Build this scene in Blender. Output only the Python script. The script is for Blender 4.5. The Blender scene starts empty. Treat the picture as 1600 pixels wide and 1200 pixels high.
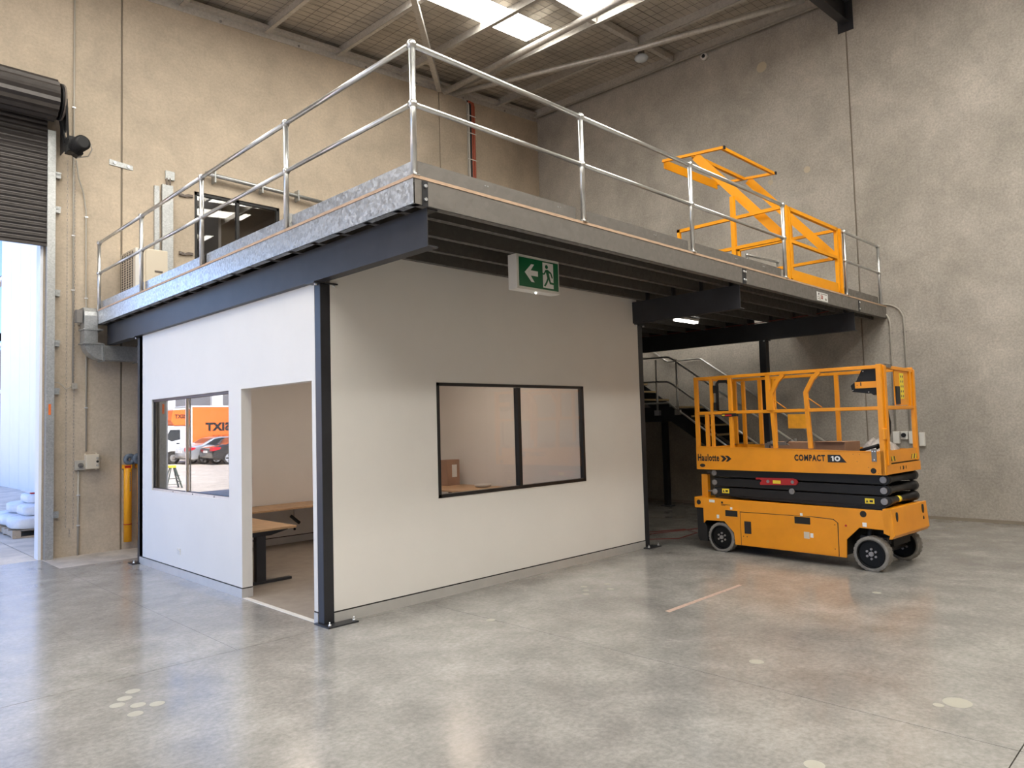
import bpy, bmesh, math, random
from mathutils import Vector, Matrix
random.seed(7)
D = bpy.data; SC = bpy.context.scene; COL = SC.collection
PI = math.pi

# ------------------------------------------------------------------ camera
F_PX = 1132.386; YAW = 0.7859039563615478; PITCH = 0.054785599715900336; ROLL = -0.027489144569216452
cd = D.cameras.new('camera'); cam = D.objects.new('camera', cd); COL.objects.link(cam)
cd.sensor_fit = 'HORIZONTAL'; cd.sensor_width = 36.0; cd.lens = F_PX / 1600 * 36.0
cd.clip_start = 0.05; cd.clip_end = 300
_f = Vector((math.cos(PITCH)*math.sin(YAW), math.cos(PITCH)*math.cos(YAW), math.sin(PITCH)))
_r = Vector((math.cos(YAW), -math.sin(YAW), 0)); _u = _r.cross(_f)
_r2 = math.cos(ROLL)*_r + math.sin(ROLL)*_u; _u2 = -math.sin(ROLL)*_r + math.cos(ROLL)*_u
M = Matrix((_r2, _u2, -_f)).transposed().to_4x4(); M.translation = Vector((-3.31276627, -5.67960043, 1.7))
cam.matrix_world = M
SC.camera = cam

# ------------------------------------------------------------------ light
W = D.worlds.new('sky'); SC.world = W; W.use_nodes = True
wn = W.node_tree.nodes; wl = W.node_tree.links; wn.clear()
_o = wn.new('ShaderNodeOutputWorld'); _b = wn.new('ShaderNodeBackground'); _s = wn.new('ShaderNodeTexSky')
_s.sky_type = 'NISHITA'; _s.sun_disc = False; _s.sun_elevation = math.radians(47); _s.sun_rotation = math.radians(165)
_s.air_density = 1.0; _s.dust_density = 1.5; _s.ozone_density = 1.0
_b.inputs[1].default_value = 0.50
_m = wn.new('ShaderNodeVectorMath'); _m.operation = 'MULTIPLY'; _m.inputs[1].default_value = (.80, .95, 1.30)
wl.new(_s.outputs[0], _m.inputs[0]); wl.new(_m.outputs[0], _b.inputs[0]); wl.new(_b.outputs[0], _o.inputs[0])
sd = D.lights.new('sun', 'SUN'); sd.energy = 15.0; sd.angle = math.radians(0.6); sd.color = (1.0, 0.93, 0.82)
sun = D.objects.new('sun', sd); COL.objects.link(sun); sun.location = (4, -12, 20)
_sv = Vector((0.30, -0.95, 1.02)).normalized()
sun.rotation_euler = _sv.to_track_quat('Z', 'Y').to_euler()
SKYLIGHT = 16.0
SC.view_settings.view_transform = 'Standard'; SC.view_settings.look = 'None'
SC.view_settings.gamma = 1.0; SC.view_settings.use_curve_mapping = False
SC.view_settings.exposure = 0.0

# ------------------------------------------------------------------ materials
def mat(name, col, rough=0.5, metal=0.0, var=0.0, scale=4.0, bump=0.0, bscale=40.0, spec=0.5, col2=None, detail=6, stretch=None, rvar=0.0, coat=0.0):
    m = D.materials.new(name); m.use_nodes = True; nt = m.node_tree; n = nt.nodes; l = nt.links
    b = n['Principled BSDF']
    c = (*col, 1)
    b.inputs['Base Color'].default_value = c; b.inputs['Roughness'].default_value = rough
    b.inputs['Metallic'].default_value = metal; b.inputs['Specular IOR Level'].default_value = spec
    if coat: b.inputs['Coat Weight'].default_value = coat; b.inputs['Coat Roughness'].default_value = 0.12
    tc = n.new('ShaderNodeNewGeometry')
    src = tc.outputs['Position']
    if stretch:
        mp = n.new('ShaderNodeMapping'); mp.inputs['Scale'].default_value = stretch
        l.new(src, mp.inputs[0]); src = mp.outputs[0]
    if var or col2:
        t = n.new('ShaderNodeTexNoise'); t.inputs['Scale'].default_value = scale; t.inputs['Detail'].default_value = detail
        t.inputs['Roughness'].default_value = 0.62
        l.new(src, t.inputs['Vector'])
        r = n.new('ShaderNodeValToRGB'); r.color_ramp.elements[0].position = 0.33; r.color_ramp.elements[1].position = 0.68
        c2 = col2 if col2 else tuple(min(1, x*(1+var)) for x in col)
        c1 = tuple(x*(1-var) for x in col)
        r.color_ramp.elements[0].color = (*c1, 1); r.color_ramp.elements[1].color = (*c2, 1)
        l.new(t.outputs['Fac'], r.inputs[0]); l.new(r.outputs[0], b.inputs['Base Color'])
        if rvar:
            mr = n.new('ShaderNodeMapRange'); mr.inputs['To Min'].default_value = rough-rvar; mr.inputs['To Max'].default_value = rough+rvar
            mr.inputs['From Min'].default_value = .3; mr.inputs['From Max'].default_value = .7
            l.new(t.outputs['Fac'], mr.inputs['Value']); l.new(mr.outputs[0], b.inputs['Roughness'])
    if bump:
        t2 = n.new('ShaderNodeTexNoise'); t2.inputs['Scale'].default_value = bscale; t2.inputs['Detail'].default_value = 4
        l.new(src, t2.inputs['Vector'])
        bp = n.new('ShaderNodeBump'); bp.inputs['Strength'].default_value = bump; bp.inputs['Distance'].default_value = 0.01
        l.new(t2.outputs['Fac'], bp.inputs['Height']); l.new(bp.outputs[0], b.inputs['Normal'])
    return m

def concrete(name, base, dark, light, rough, rv, s1, s2, bump, cl=.28, spec=0.5, fine=0.25, patch=.45):
    """layered cast concrete: broad clouds, blotches, pores"""
    m = D.materials.new(name); m.use_nodes = True; nt = m.node_tree; n = nt.nodes; l = nt.links
    b = n['Principled BSDF']; g = n.new('ShaderNodeNewGeometry'); b.inputs['Specular IOR Level'].default_value = spec
    def noise(sc, det=8, ro=.6, dist=0.0):
        t = n.new('ShaderNodeTexNoise'); t.inputs['Scale'].default_value = sc; t.inputs['Detail'].default_value = det
        t.inputs['Roughness'].default_value = ro; t.inputs['Distortion'].default_value = dist
        l.new(g.outputs['Position'], t.inputs['Vector']); return t
    def ramp(src, p0, p1, c0, c1):
        r = n.new('ShaderNodeValToRGB'); r.color_ramp.elements[0].position = p0; r.color_ramp.elements[1].position = p1
        r.color_ramp.elements[0].color = (*c0, 1); r.color_ramp.elements[1].color = (*c1, 1); l.new(src, r.inputs[0]); return r
    def mix(kind, fac, a, c):
        x = n.new('ShaderNodeMix'); x.data_type = 'RGBA'; x.blend_type = kind; x.inputs[0].default_value = fac
        l.new(a, x.inputs[6]); l.new(c, x.inputs[7]); return x.outputs[2]
    a = noise(s1, 5, .55, .6); c1 = ramp(a.outputs['Fac'], .35, .66, dark, base)
    d = noise(s2, 10, .68, .3); c2 = ramp(d.outputs['Fac'], .38, .70, (1-cl,)*3, (1+cl,)*3)
    o = mix('MULTIPLY', .75, c1.outputs[0], c2.outputs[0])
    e = noise(s2*14, 6, .7); c3 = ramp(e.outputs['Fac'], .35, .65, (1-fine,)*3, (1+fine,)*3)
    o = mix('MULTIPLY', .8, o, c3.outputs[0])
    h = noise(s1*2.3, 9, .75, 1.2); c4 = ramp(h.outputs['Fac'], .62, .74, (0, 0, 0), (1, 1, 1))
    x = n.new('ShaderNodeMix'); x.data_type = 'RGBA'; l.new(c4.outputs[0], x.inputs[0]); l.new(o, x.inputs[6]); x.inputs[7].default_value = (*light, 1)
    mm = n.new('ShaderNodeMath'); mm.operation = 'MULTIPLY'; mm.inputs[1].default_value = patch
    l.new(c4.outputs[0], mm.inputs[0]); l.new(mm.outputs[0], x.inputs[0])
    l.new(x.outputs[2], b.inputs['Base Color'])
    mr = n.new('ShaderNodeMapRange'); mr.inputs['From Min'].default_value = .3; mr.inputs['From Max'].default_value = .7
    mr.inputs['To Min'].default_value = rough-rv; mr.inputs['To Max'].default_value = rough+rv
    l.new(d.outputs['Fac'], mr.inputs['Value']); l.new(mr.outputs[0], b.inputs['Roughness'])
    bp = n.new('ShaderNodeBump'); bp.inputs['Strength'].default_value = bump; bp.inputs['Distance'].default_value = .01
    l.new(e.outputs['Fac'], bp.inputs['Height']); l.new(bp.outputs[0], b.inputs['Normal'])
    return m

def glass(name, tint=(1, 1, 1), k=1.7, tr=0.9):
    m = D.materials.new(name); m.use_nodes = True; n = m.node_tree.nodes; l = m.node_tree.links; n.clear()
    o = n.new('ShaderNodeOutputMaterial'); mx = n.new('ShaderNodeMixShader')
    t = n.new('ShaderNodeBsdfTransparent'); t.inputs[0].default_value = (*[tr*c for c in tint], 1)
    gl = n.new('ShaderNodeBsdfGlossy'); gl.inputs['Roughness'].default_value = 0.0; gl.inputs['Color'].default_value = (1, 1, 1, 1)
    fr = n.new('ShaderNodeFresnel'); fr.inputs[0].default_value = 1.52
    ge = n.new('ShaderNodeNewGeometry'); im = n.new('ShaderNodeMapRange'); im.inputs['To Min'].default_value = 1.52; im.inputs['To Max'].default_value = 1/1.52
    l.new(ge.outputs['Backfacing'], im.inputs['Value']); l.new(im.outputs[0], fr.inputs[0])
    mu = n.new('ShaderNodeMath'); mu.operation = 'MULTIPLY'; mu.use_clamp = True; mu.inputs[1].default_value = k
    l.new(fr.outputs[0], mu.inputs[0]); l.new(mu.outputs[0], mx.inputs[0]); l.new(t.outputs[0], mx.inputs[1]); l.new(gl.outputs[0], mx.inputs[2])
    l.new(mx.outputs[0], o.inputs[0]); return m

def emit(name, col, st):
    m = D.materials.new(name); m.use_nodes = True; n = m.node_tree.nodes; l = m.node_tree.links; n.clear()
    o = n.new('ShaderNodeOutputMaterial'); e = n.new('ShaderNodeEmission'); e.inputs[0].default_value = (*col, 1); e.inputs[1].default_value = st
    l.new(e.outputs[0], o.inputs[0]); return m

def s2l(r, g, b):
    f = lambda c: c/12.92 if c <= .04045 else ((c+.055)/1.055)**2.4
    return (f(r/255), f(g/255), f(b/255))

def galv(name, col, rough, metal, sc=60, amt=.18):
    m = D.materials.new(name); m.use_nodes = True; n = m.node_tree.nodes; l = m.node_tree.links; b = n['Principled BSDF']
    g = n.new('ShaderNodeNewGeometry'); v = n.new('ShaderNodeTexVoronoi'); v.inputs['Scale'].default_value = sc
    l.new(g.outputs['Position'], v.inputs['Vector'])
    r = n.new('ShaderNodeValToRGB'); r.color_ramp.elements[0].color = (*[c*(1-amt) for c in col], 1); r.color_ramp.elements[1].color = (*[min(1, c*(1+amt)) for c in col], 1)
    sx = n.new('ShaderNodeSeparateColor'); l.new(v.outputs['Color'], sx.inputs[0]); l.new(sx.outputs[0], r.inputs[0]); l.new(r.outputs[0], b.inputs['Base Color'])
    mr = n.new('ShaderNodeMapRange'); mr.inputs['To Min'].default_value = rough*.75; mr.inputs['To Max'].default_value = rough*1.25
    l.new(sx.outputs[1], mr.inputs['Value']); l.new(mr.outputs[0], b.inputs['Roughness'])
    b.inputs['Metallic'].default_value = metal; return m

MT = {}
MT['wall_b'] = concrete('precast_tan', (.56, .465, .355), (.46, .385, .30), (.60, .51, .40), .8, .08, .4, 1.7, .12, fine=.11, cl=.17)
MT['wall_r'] = concrete('precast_grey', (.47, .43, .38), (.35, .32, .28), (.55, .51, .455), .72, .08, .5, 2.2, .2, fine=.20, cl=.17)
MT['floor'] = concrete('polished_slab', (.35, .337, .315), (.265, .255, .24), (.38, .37, .34), .19, .07, .5, 2.0, .03, fine=.20, cl=.26, patch=0.0, spec=.6)
MT['raw'] = concrete('unsealed_slab', (.50, .45, .39), (.42, .37, .32), (.55, .5, .44), .75, .05, .8, 3, .1, fine=.08)
MT['yard'] = concrete('yard_concrete', (.64, .56, .46), (.57, .50, .41), (.68, .60, .50), .8, .05, .3, 1.5, .05, fine=.06)
MT['joint'] = mat('joint_sealant', (.27, .23, .185), .9)
MT['cut'] = mat('saw_cut_bed', (.07, .065, .06), .9)  # dark bed that fills the cuts between slabs
MT['plaster'] = mat('painted_plasterboard', (.80, .775, .74), .55, var=.015, scale=2)
MT['skirt'] = mat('satin_aluminium_skirting', (.60, .59, .57), .38, .35, var=.04, scale=6)
MT['black'] = mat('charcoal_steel_paint', (.022, .023, .028), .38, var=.15, scale=5)
MT['beam'] = mat('charcoal_beam_paint', (.024, .024, .029), .45, var=.22, scale=3)
MT['framebk'] = mat('black_window_frame', (.012, .012, .013), .35)
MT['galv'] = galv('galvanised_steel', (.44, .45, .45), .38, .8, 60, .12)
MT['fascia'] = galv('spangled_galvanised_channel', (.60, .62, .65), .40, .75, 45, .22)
MT['purlin'] = galv('galvanised_purlin', (.62, .59, .55), .5, .6, 30, .08)
MT['rail'] = mat('galvanised_tube', (.68, .68, .67), .30, .92, var=.08, scale=12)
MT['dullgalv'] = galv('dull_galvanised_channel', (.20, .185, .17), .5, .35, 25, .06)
MT['ply'] = mat('plywood_edge', (.52, .36, .25), .75, var=.25, scale=9, stretch=(1, 1, 30))
MT['formply'] = mat('film_faced_ply', (.045, .035, .028), .6)
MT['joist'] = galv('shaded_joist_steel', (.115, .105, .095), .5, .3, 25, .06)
MT['plyface'] = mat('plywood_deck', (.42, .30, .20), .7, var=.15, scale=4)
MT['gate'] = mat('golden_yellow_powdercoat', (.93, .37, .002), .5, var=.03, scale=3, spec=.3)
MT['lift'] = mat('amber_machine_paint', (.80, .295, .005), .38, var=.06, scale=3)
MT['liftdk'] = mat('amber_machine_paint_worn', (.78, .31, .010), .5, var=.08, scale=5)
MT['arm'] = mat('dark_grey_arm_paint', (.016, .015, .015), .5, var=.12, scale=5, spec=.3)
MT['rubber'] = mat('grey_nonmarking_rubber', (.22, .205, .185), .8, var=.12, scale=18, bump=.3)
MT['rim'] = mat('black_wheel_rim', (.006, .006, .006), .5, spec=.2)
MT['blackpl'] = mat('black_plastic', (.014, .014, .015), .5, spec=.3)
MT['steel'] = mat('bare_steel_pin', (.28, .26, .25), .45, .5, var=.1, scale=20)
MT['bolt'] = mat('zinc_bolt', (.75, .76, .78), .3, .8)
MT['red'] = mat('red_paint', (.42, .012, .012), .45)
MT['yellow'] = mat('yellow_sticker', (.85, .66, .04), .5)
MT['white'] = mat('white_sticker', (.80, .80, .78), .5)
MT['green'] = mat('exit_green', (.005, .125, .045), .3)
MT['cream'] = mat('cream_plastic', (.60, .53, .42), .5)
MT['slat'] = mat('dark_roller_slat', (.050, .043, .040), .40, .3, var=.15, scale=6)
MT['wood'] = mat('oak_laminate', (.56, .36, .20), .45, var=.16, scale=3.5, stretch=(8, 1, 8))
MT['orange'] = mat('bollard_yellow', (.93, .40, .01), .4, var=.03, scale=6)
MT['copper'] = mat('terracotta_conduit', (.42, .09, .045), .5)
MT['conduit'] = mat('grey_conduit', (.42, .39, .34), .55)
MT['white_pl'] = mat('white_plastic', (.74, .72, .68), .45)
MT['foil'] = mat('foil_insulation', (.60, .55, .48), .38, .45, var=.16, scale=1.6, bump=.5, bscale=6)
MT['wire'] = mat('safety_mesh_wire', (.12, .10, .085), .6)
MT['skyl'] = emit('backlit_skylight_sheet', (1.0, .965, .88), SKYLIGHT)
MT['lamp'] = emit('lit_diffuser', (1, .97, .9), 9.0)
MT['panel_l'] = emit('glowing_panel', (1, .98, .95), 2.6)
MT['glass'] = glass('window_glass', (.97, .955, .94), .9, .97)
MT['glassA'] = glass('window_glass_clean', (.62, .62, .62), 2.3, .8)
MT['extwall'] = mat('white_cladding', (.76, .77, .80), .5, var=.02, scale=1.5)
MT['dark'] = mat('dark_recess', (.015, .014, .013), .8)
MT['card'] = mat('brown_cardboard', (.36, .20, .12), .8, var=.08, scale=6)
MT['pallet'] = mat('pallet_timber', (.50, .40, .30), .8, var=.15, scale=9)
MT['bag'] = mat('white_woven_sack', (.80, .80, .82), .42, var=.08, scale=7, bump=.7, bscale=9)
MT['plastic'] = mat('crumpled_clear_plastic', (.62, .58, .55), .2, var=.2, scale=25, bump=.9, bscale=22)
MT['tan'] = mat('ac_beige_casing', (.66, .58, .46), .5)
MT['grille'] = mat('ac_grille_dark', (.12, .095, .08), .6)
MT['tread'] = mat('tread_nosing', (.38, .27, .13), .6, var=.1, scale=8)
MT['gwall'] = mat('grey_partition', (.20, .195, .20), .7)
MT['bluegrey'] = mat('blue_grey_hose', (.12, .15, .19), .5)
MT['truckor'] = mat('truck_orange', (.80, .16, .02), .5)
MT['truckwh'] = mat('truck_white', (.80, .80, .80), .4)
MT['carblack'] = mat('car_black_paint', (.01, .01, .012), .15, coat=1.0)
MT['carwin'] = mat('car_glass', (.03, .035, .04), .08)
MT['chrome'] = mat('bright_wheel', (.6, .6, .62), .25, .8)
MT['tyre'] = mat('black_tyre', (.02, .02, .02), .8)
MT['taill'] = mat('tail_light_red', (.6, .01, .02), .3)
MT['bgwall'] = mat('grey_warehouse', (.16, .16, .17), .7, var=.1, scale=.5)
MT['paleblock'] = mat('pale_mark', (.40, .385, .33), .4)
MT['scuff'] = mat('rust_scuff', (.46, .33, .27), .7, var=.2, scale=30)
MT['ink'] = mat('black_ink', (.012, .011, .011), .5)
MT['inkgrey'] = mat('grey_ink', (.18, .16, .15), .5)
MT['inkred'] = mat('red_ink', (.45, .10, .07), .5)
MT['ladder'] = mat('ladder_grey', (.06, .08, .07), .5)
MT['bracket'] = mat('rusty_bracket', (.16, .13, .11), .6)
MT['office_fill'] = emit('added_office_fill', (1, .84, .70), 14.0)  # glow for the panels added inside the office
MT['glassdome'] = mat('lamp_glass', (.55, .60, .66), .12, coat=.5)
MT['raw2'] = mat('office_floor', (.30, .26, .22), .5, var=.12, scale=6)
MT['gatepouch'] = mat('amber_vinyl_pouch', (.80, .36, .02), .3, var=.15, scale=8, bump=.6, bscale=8)
MT['patchw'] = mat('pale_wall_filler', (.50, .43, .32), .8)
MT['silver'] = mat('car_silver_paint', (.45, .47, .50), .2, .5)
MT['cable'] = mat('red_cable', (.16, .02, .015), .6)

# ------------------------------------------------------------------ mesh helpers
class MB:
    def __init__(s): s.bm = bmesh.new()
    def box(s, x0, x1, y0, y1, z0, z1):
        v = [s.bm.verts.new((x, y, z)) for x in (x0, x1) for y in (y0, y1) for z in (z0, z1)]
        for f in ((0,1,3,2),(4,6,7,5),(0,4,5,1),(2,3,7,6),(0,2,6,4),(1,5,7,3)): s.bm.faces.new([v[i] for i in f])
        return s
    def bar(s, p, q, w, h, up=(0, 0, 1)):
        p, q = Vector(p), Vector(q); d = (q-p).normalized(); up = Vector(up)
        if abs(d.dot(up)) > .999: up = Vector((0, 1, 0)) if abs(d.y) < .9 else Vector((1, 0, 0))
        a = d.cross(up).normalized(); b = a.cross(d).normalized()
        v = [s.bm.verts.new(c + a*(w/2*i) + b*(h/2*j)) for c in (p, q) for i in (-1, 1) for j in (-1, 1)]
        for f in ((0,1,3,2),(4,6,7,5),(0,4,5,1),(2,3,7,6),(0,2,6,4),(1,5,7,3)): s.bm.faces.new([v[i] for i in f])
        return s
    def tube(s, pts, r, n=10, closed=False):
        pts = [Vector(p) for p in pts]; rings = []; N = len(pts); a = None
        for i, p in enumerate(pts):
            if closed: d = (pts[(i+1) % N]-pts[i-1]).normalized()
            else: d = ((pts[min(i+1, N-1)]-pts[max(i-1, 0)])).normalized()
            if a is None:
                up = Vector((0, 0, 1)) if abs(d.z) < .95 else Vector((1, 0, 0)); a = d.cross(up).normalized()
            else: a = (a - d*a.dot(d)).normalized()
            b = d.cross(a).normalized()
            rr = r[i] if isinstance(r, (list, tuple)) else r
            rings.append([s.bm.verts.new(p + (a*math.cos(t)+b*math.sin(t))*rr) for t in [2*PI*k/n for k in range(n)]])
        M_ = N if closed else N-1
        for i in range(M_):
            A, B = rings[i], rings[(i+1) % N]
            for k in range(n):
                f = s.bm.faces.new((A[k], A[(k+1) % n], B[(k+1) % n], B[k])); f.smooth = True
        if not closed:
            s.bm.faces.new(list(reversed(rings[0]))); s.bm.faces.new(rings[-1])
        return s
    def cyl(s, p, q, r, n=14): return s.tube([p, q], r, n)
    def prism(s, poly, axis, a, b):
        """poly of 2D points, extruded along axis ('x': (y,z), 'y': (x,z), 'z': (x,y)) from a to b"""
        def P(u, v, w): return {'x': (w, u, v), 'y': (u, w, v), 'z': (u, v, w)}[axis]
        A = [s.bm.verts.new(P(u, v, a)) for u, v in poly]; B = [s.bm.verts.new(P(u, v, b)) for u, v in poly]
        s.bm.faces.new(A); s.bm.faces.new(list(reversed(B))); n = len(poly)
        for i in range(n): s.bm.faces.new((A[i], B[i], B[(i+1) % n], A[(i+1) % n]))
        return s
    def ball(s, c, r, n=12, sc=(1, 1, 1)):
        m = Matrix.Translation(Vector(c)) @ Matrix.Diagonal((*sc, 1))
        g = bmesh.ops.create_uvsphere(s.bm, u_segments=n, v_segments=max(6, n//2+2), radius=r, matrix=m)
        for v in g['verts']:
            for f in v.link_faces: f.smooth = True
        return s
    def lathe_y(s, prof, c, n=36):
        """closed profile of (y, radius) turned about a line parallel to y through c=(x, z)"""
        rings = []
        for k in range(n):
            a = 2*PI*k/n; rings.append([s.bm.verts.new((c[0]+r*math.cos(a), y, c[1]+r*math.sin(a))) for y, r in prof])
        m_ = len(prof)
        for k in range(n):
            A, B = rings[k], rings[(k+1) % n]
            for i in range(m_):
                f = s.bm.faces.new((A[i], A[(i+1) % m_], B[(i+1) % m_], B[i])); f.smooth = True
        return s
    def ring(s, c, r, t, axis='y', n=24, m=8):
        c = Vector(c); pts = []
        for k in range(n):
            a = 2*PI*k/n; u, v = r*math.cos(a), r*math.sin(a)
            pts.append(c + Vector({'x': (0, u, v), 'y': (u, 0, v), 'z': (u, v, 0)}[axis]))
        return s.tube(pts, t, m, closed=True)
    def mesh(s, name, origin=None):
        bmesh.ops.recalc_face_normals(s.bm, faces=s.bm.faces)
        vs = [v.co for v in s.bm.verts]
        if origin is None:
            origin = Vector([(min(v[i] for v in vs)+max(v[i] for v in vs))/2 for i in range(3)])
        origin = Vector(origin); bmesh.ops.translate(s.bm, verts=s.bm.verts, vec=-origin)
        me = D.meshes.new(name); s.bm.to_mesh(me); s.bm.free(); return me, origin

def tag(o, label=None, cat=None, group=None, kind=None):
    if label: o['label'] = label
    if cat: o['category'] = cat
    if group: o['group'] = group
    if kind: o['kind'] = kind
    return o
FRAME = {}
def thing(name, label=None, cat=None, loc=(0, 0, 0), group=None, kind=None, rotz=0, local=False):
    """Empty at the thing's base; children are given in world coordinates unless local"""
    o = D.objects.new(name, None); COL.objects.link(o); o.empty_display_size = .1
    o.location = loc; o.rotation_euler = (0, 0, rotz)
    FRAME[o.name] = Matrix.Identity(4) if local else (Matrix.Translation(Vector(loc)) @ Matrix.Rotation(rotz, 4, 'Z')).inverted()
    return tag(o, label, cat, group, kind)
def place(o, parent, origin):
    COL.objects.link(o); o.location = origin
    if parent is not None:
        o.parent = parent; o.location = FRAME[parent.name] @ Vector(origin)
    return o
def part(name, mb, m, parent=None, label=None, bevel=0, smooth=False, kind=None):
    me, org = mb.mesh(name); me.materials.append(MT[m] if isinstance(m, str) else m)
    o = D.objects.new(name, me)
    if parent is not None and parent.type != 'EMPTY':
        COL.objects.link(o); o.parent = parent; o.location = org - Vector(parent['_c'])
    else: place(o, parent, org)
    o['_c'] = org
    if bevel:
        b = o.modifiers.new('bevel', 'BEVEL'); b.width = bevel; b.segments = 2; b.limit_method = 'ANGLE'
    if label: o['label'] = label
    if kind: o['kind'] = kind
    return o
def solo(name, mb, m, label, cat, group=None, bevel=0, kind=None):
    o = part(name, mb, m, None, bevel=bevel); return tag(o, label, cat, group, kind)
def copy_tree(o, parent=None):
    c = o.copy(); COL.objects.link(c)
    if o.name in FRAME: FRAME[c.name] = FRAME[o.name]
    if parent is not None: c.parent = parent
    for ch in list(o.children): copy_tree(ch, c)
    return c
def text(name, body, size, m, parent, loc, rot=(PI/2, 0, 0), bold=0.0, sx=1.0, ext=.0008, align='LEFT', shear=0, fit=None, space=1.0):
    cu = D.curves.new(name, 'FONT'); cu.body = body; cu.size = size; cu.extrude = ext; cu.offset = bold; cu.align_x = align; cu.shear = shear
    cu.resolution_u = 3; cu.space_character = space
    t = D.objects.new('tmp', cu); COL.objects.link(t)
    bpy.context.view_layer.update()
    me = D.meshes.new_from_object(t.evaluated_get(bpy.context.evaluated_depsgraph_get()))
    D.objects.remove(t); D.curves.remove(cu)
    if fit:   # fit = (width, height) of the lettering
        xs = [v.co.x for v in me.vertices]; ys_ = [v.co.y for v in me.vertices]
        me.transform(Matrix.Translation((-min(xs), -min(ys_), 0))); me.transform(Matrix.Diagonal((fit[0]/(max(xs)-min(xs)), fit[1]/(max(ys_)-min(ys_)), 1, 1)))
    me.transform(Matrix.Rotation(rot[2], 4, 'Z') @ Matrix.Rotation(rot[1], 4, 'Y') @ Matrix.Rotation(rot[0], 4, 'X') @ Matrix.Diagonal((sx, 1, 1, 1)))
    me.materials.clear(); me.materials.append(MT[m])
    o = D.objects.new(name, me); COL.objects.link(o); o.location = loc; o['_c'] = Vector(loc)
    if parent is not None:
        o.parent = parent
        if parent.type == 'EMPTY': o.location = FRAME[parent.name] @ Vector(loc)
        else: o.location = Vector(loc) - Vector(parent['_c'])
    return o
# ------------------------------------------------------------------ the setting
XW, YB, XL, YF = 9.645, 6.134, -9.0, -15.0
def struct(name, loc=(0, 0, 0), label=None): return thing(name, label, None, loc, kind='structure')
def roofz(x, y): return 8.55 + .0625*x + .03*(y - YB)
YDOOR0, YDOORX = -6.2, -.80

fl = struct('floor')
part('slab_bed', MB().box(XL, XW, YF, YB, -.30, -.015), 'cut', fl)
cutx, cuty = 1.07, [-.06, -4.81, -10.0]
ys = [YF, -10.0, -4.81, -.06, YB]
for (x0, x1) in ((XL, cutx), (cutx, XW)):
    for i in range(4):
        y0, y1 = ys[i], ys[i+1]
        if x0 == XL and i == 3:
            part('concrete_slab', MB().box(x0, -.80, y0+.003, y1, -.1, 0), 'floor', fl)
            part('concrete_slab', MB().box(-.797, x1-.003, y0+.003, 5.15, -.1, 0), 'floor', fl)
        elif i == 3:
            part('concrete_slab', MB().box(x0+.003, x1, y0+.003, 5.15, -.1, 0), 'floor', fl)
        else:
            part('concrete_slab', MB().box(x0+(.003 if x0 > 0 else 0), x1-(.003 if x1 < 2 else 0), y0+.003, y1-.003, -.1, 0), 'floor', fl)
part('concrete_slab', MB().box(-.797, XW, 5.153, YB, -.1, .0), 'raw', fl, label='pale unsealed strip of slab along the back wall')
def disc(c, r, sy=1.0, n=18): return MB().prism([(c[0]+r*math.cos(2*PI*k/n), c[1]+r*sy*math.sin(2*PI*k/n)) for k in range(n)], 'z', .0003, .0012)
for c in ((-1.81,-.59),(-1.74,-.50),(-1.66,-.40),(-1.72,-.69),(-1.63,-.76),(-1.78,-.83)):
    part('filler_dot', disc(c, .045), 'paleblock', fl)
for c in ((2.30,-1.02),(2.42,-.92),(2.54,-.80),(2.62,-1.08),(2.78,-.92)): part('filler_dot', disc(c, .035), 'paleblock', fl)
for c, r in (((1.49,-3.21), .05), ((4.05,-3.15), .04), ((.26,-4.12), .05), ((1.45,-4.35), .03), ((1.05,-.98), .04)): part('filler_dot', disc(c, r), 'paleblock', fl)
part('chalk_smear', disc((1.56,-4.42), .085, .9), 'paleblock', fl)
part('scuff_stripe', MB().prism([(2.23,-2.03),(3.57,-2.02),(3.58,-1.98),(2.24,-1.975)], 'z', .0003, .001), 'scuff', fl)

# ---- back wall: precast panels, a roller door opening and an upper window
wb = struct('wall_back')
TW = .18; ZT = 9.9
wx0, wx1, wz0, wz1 = 1.31, 2.80, 4.05, 5.63
part('concrete_panel', MB().box(XL, YDOOR0, YB, YB+TW, -.3, ZT), 'wall_b', wb)
part('concrete_panel', MB().box(YDOOR0+.015, YDOORX, YB, YB+TW, 6.2, ZT), 'wall_b', wb)
part('concrete_panel', MB().box(YDOORX, .205, YB, YB+TW, -.3, 6.2).box(YDOORX, .205, YB, YB+TW, 6.2, ZT), 'wall_b', wb)
part('concrete_panel', MB().box(.235, wx0, YB, YB+TW, -.3, ZT).box(wx0, wx1, YB, YB+TW, -.3, wz0).box(wx0, wx1, YB, YB+TW, wz1, ZT).box(wx1, 6.505, YB, YB+TW, -.3, ZT), 'wall_b', wb)
part('concrete_panel', MB().box(6.53, XW+.2, YB, YB+TW, -.3, ZT), 'wall_b', wb)
part('panel_joint', MB().box(.205, .235, YB+.022, YB+.1, -.3, ZT), 'joint', wb)
part('panel_joint', MB().box(6.505, 6.53, YB+.022, YB+.1, -.3, ZT), 'joint', wb)
wr = struct('wall_right')
for y0, y1 in ((-1.205, YB), (-8.2, -1.23), (YF, -8.225)):
    part('concrete_panel', MB().box(XW, XW+TW, y0, y1, -.3, ZT), 'wall_r', wr)
for y in (-1.2175, -8.2125): part('panel_joint', MB().box(XW+.022, XW+.1, y-.0125, y+.0125, -.3, ZT), 'joint', wr)
part('floor_seal', MB().box(XW-.012, XW, YF, YB, 0, .05), 'joint', wr)
for y_, z_, r_ in ((.335, 8.327, .10), (-.424, 6.141, .06), (.267, 6.084, .05)):
    part('filler_patch', MB().tube([(XW-.004, y_, z_), (XW+.01, y_, z_)], r_, 14), 'patchw', wr)
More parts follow.
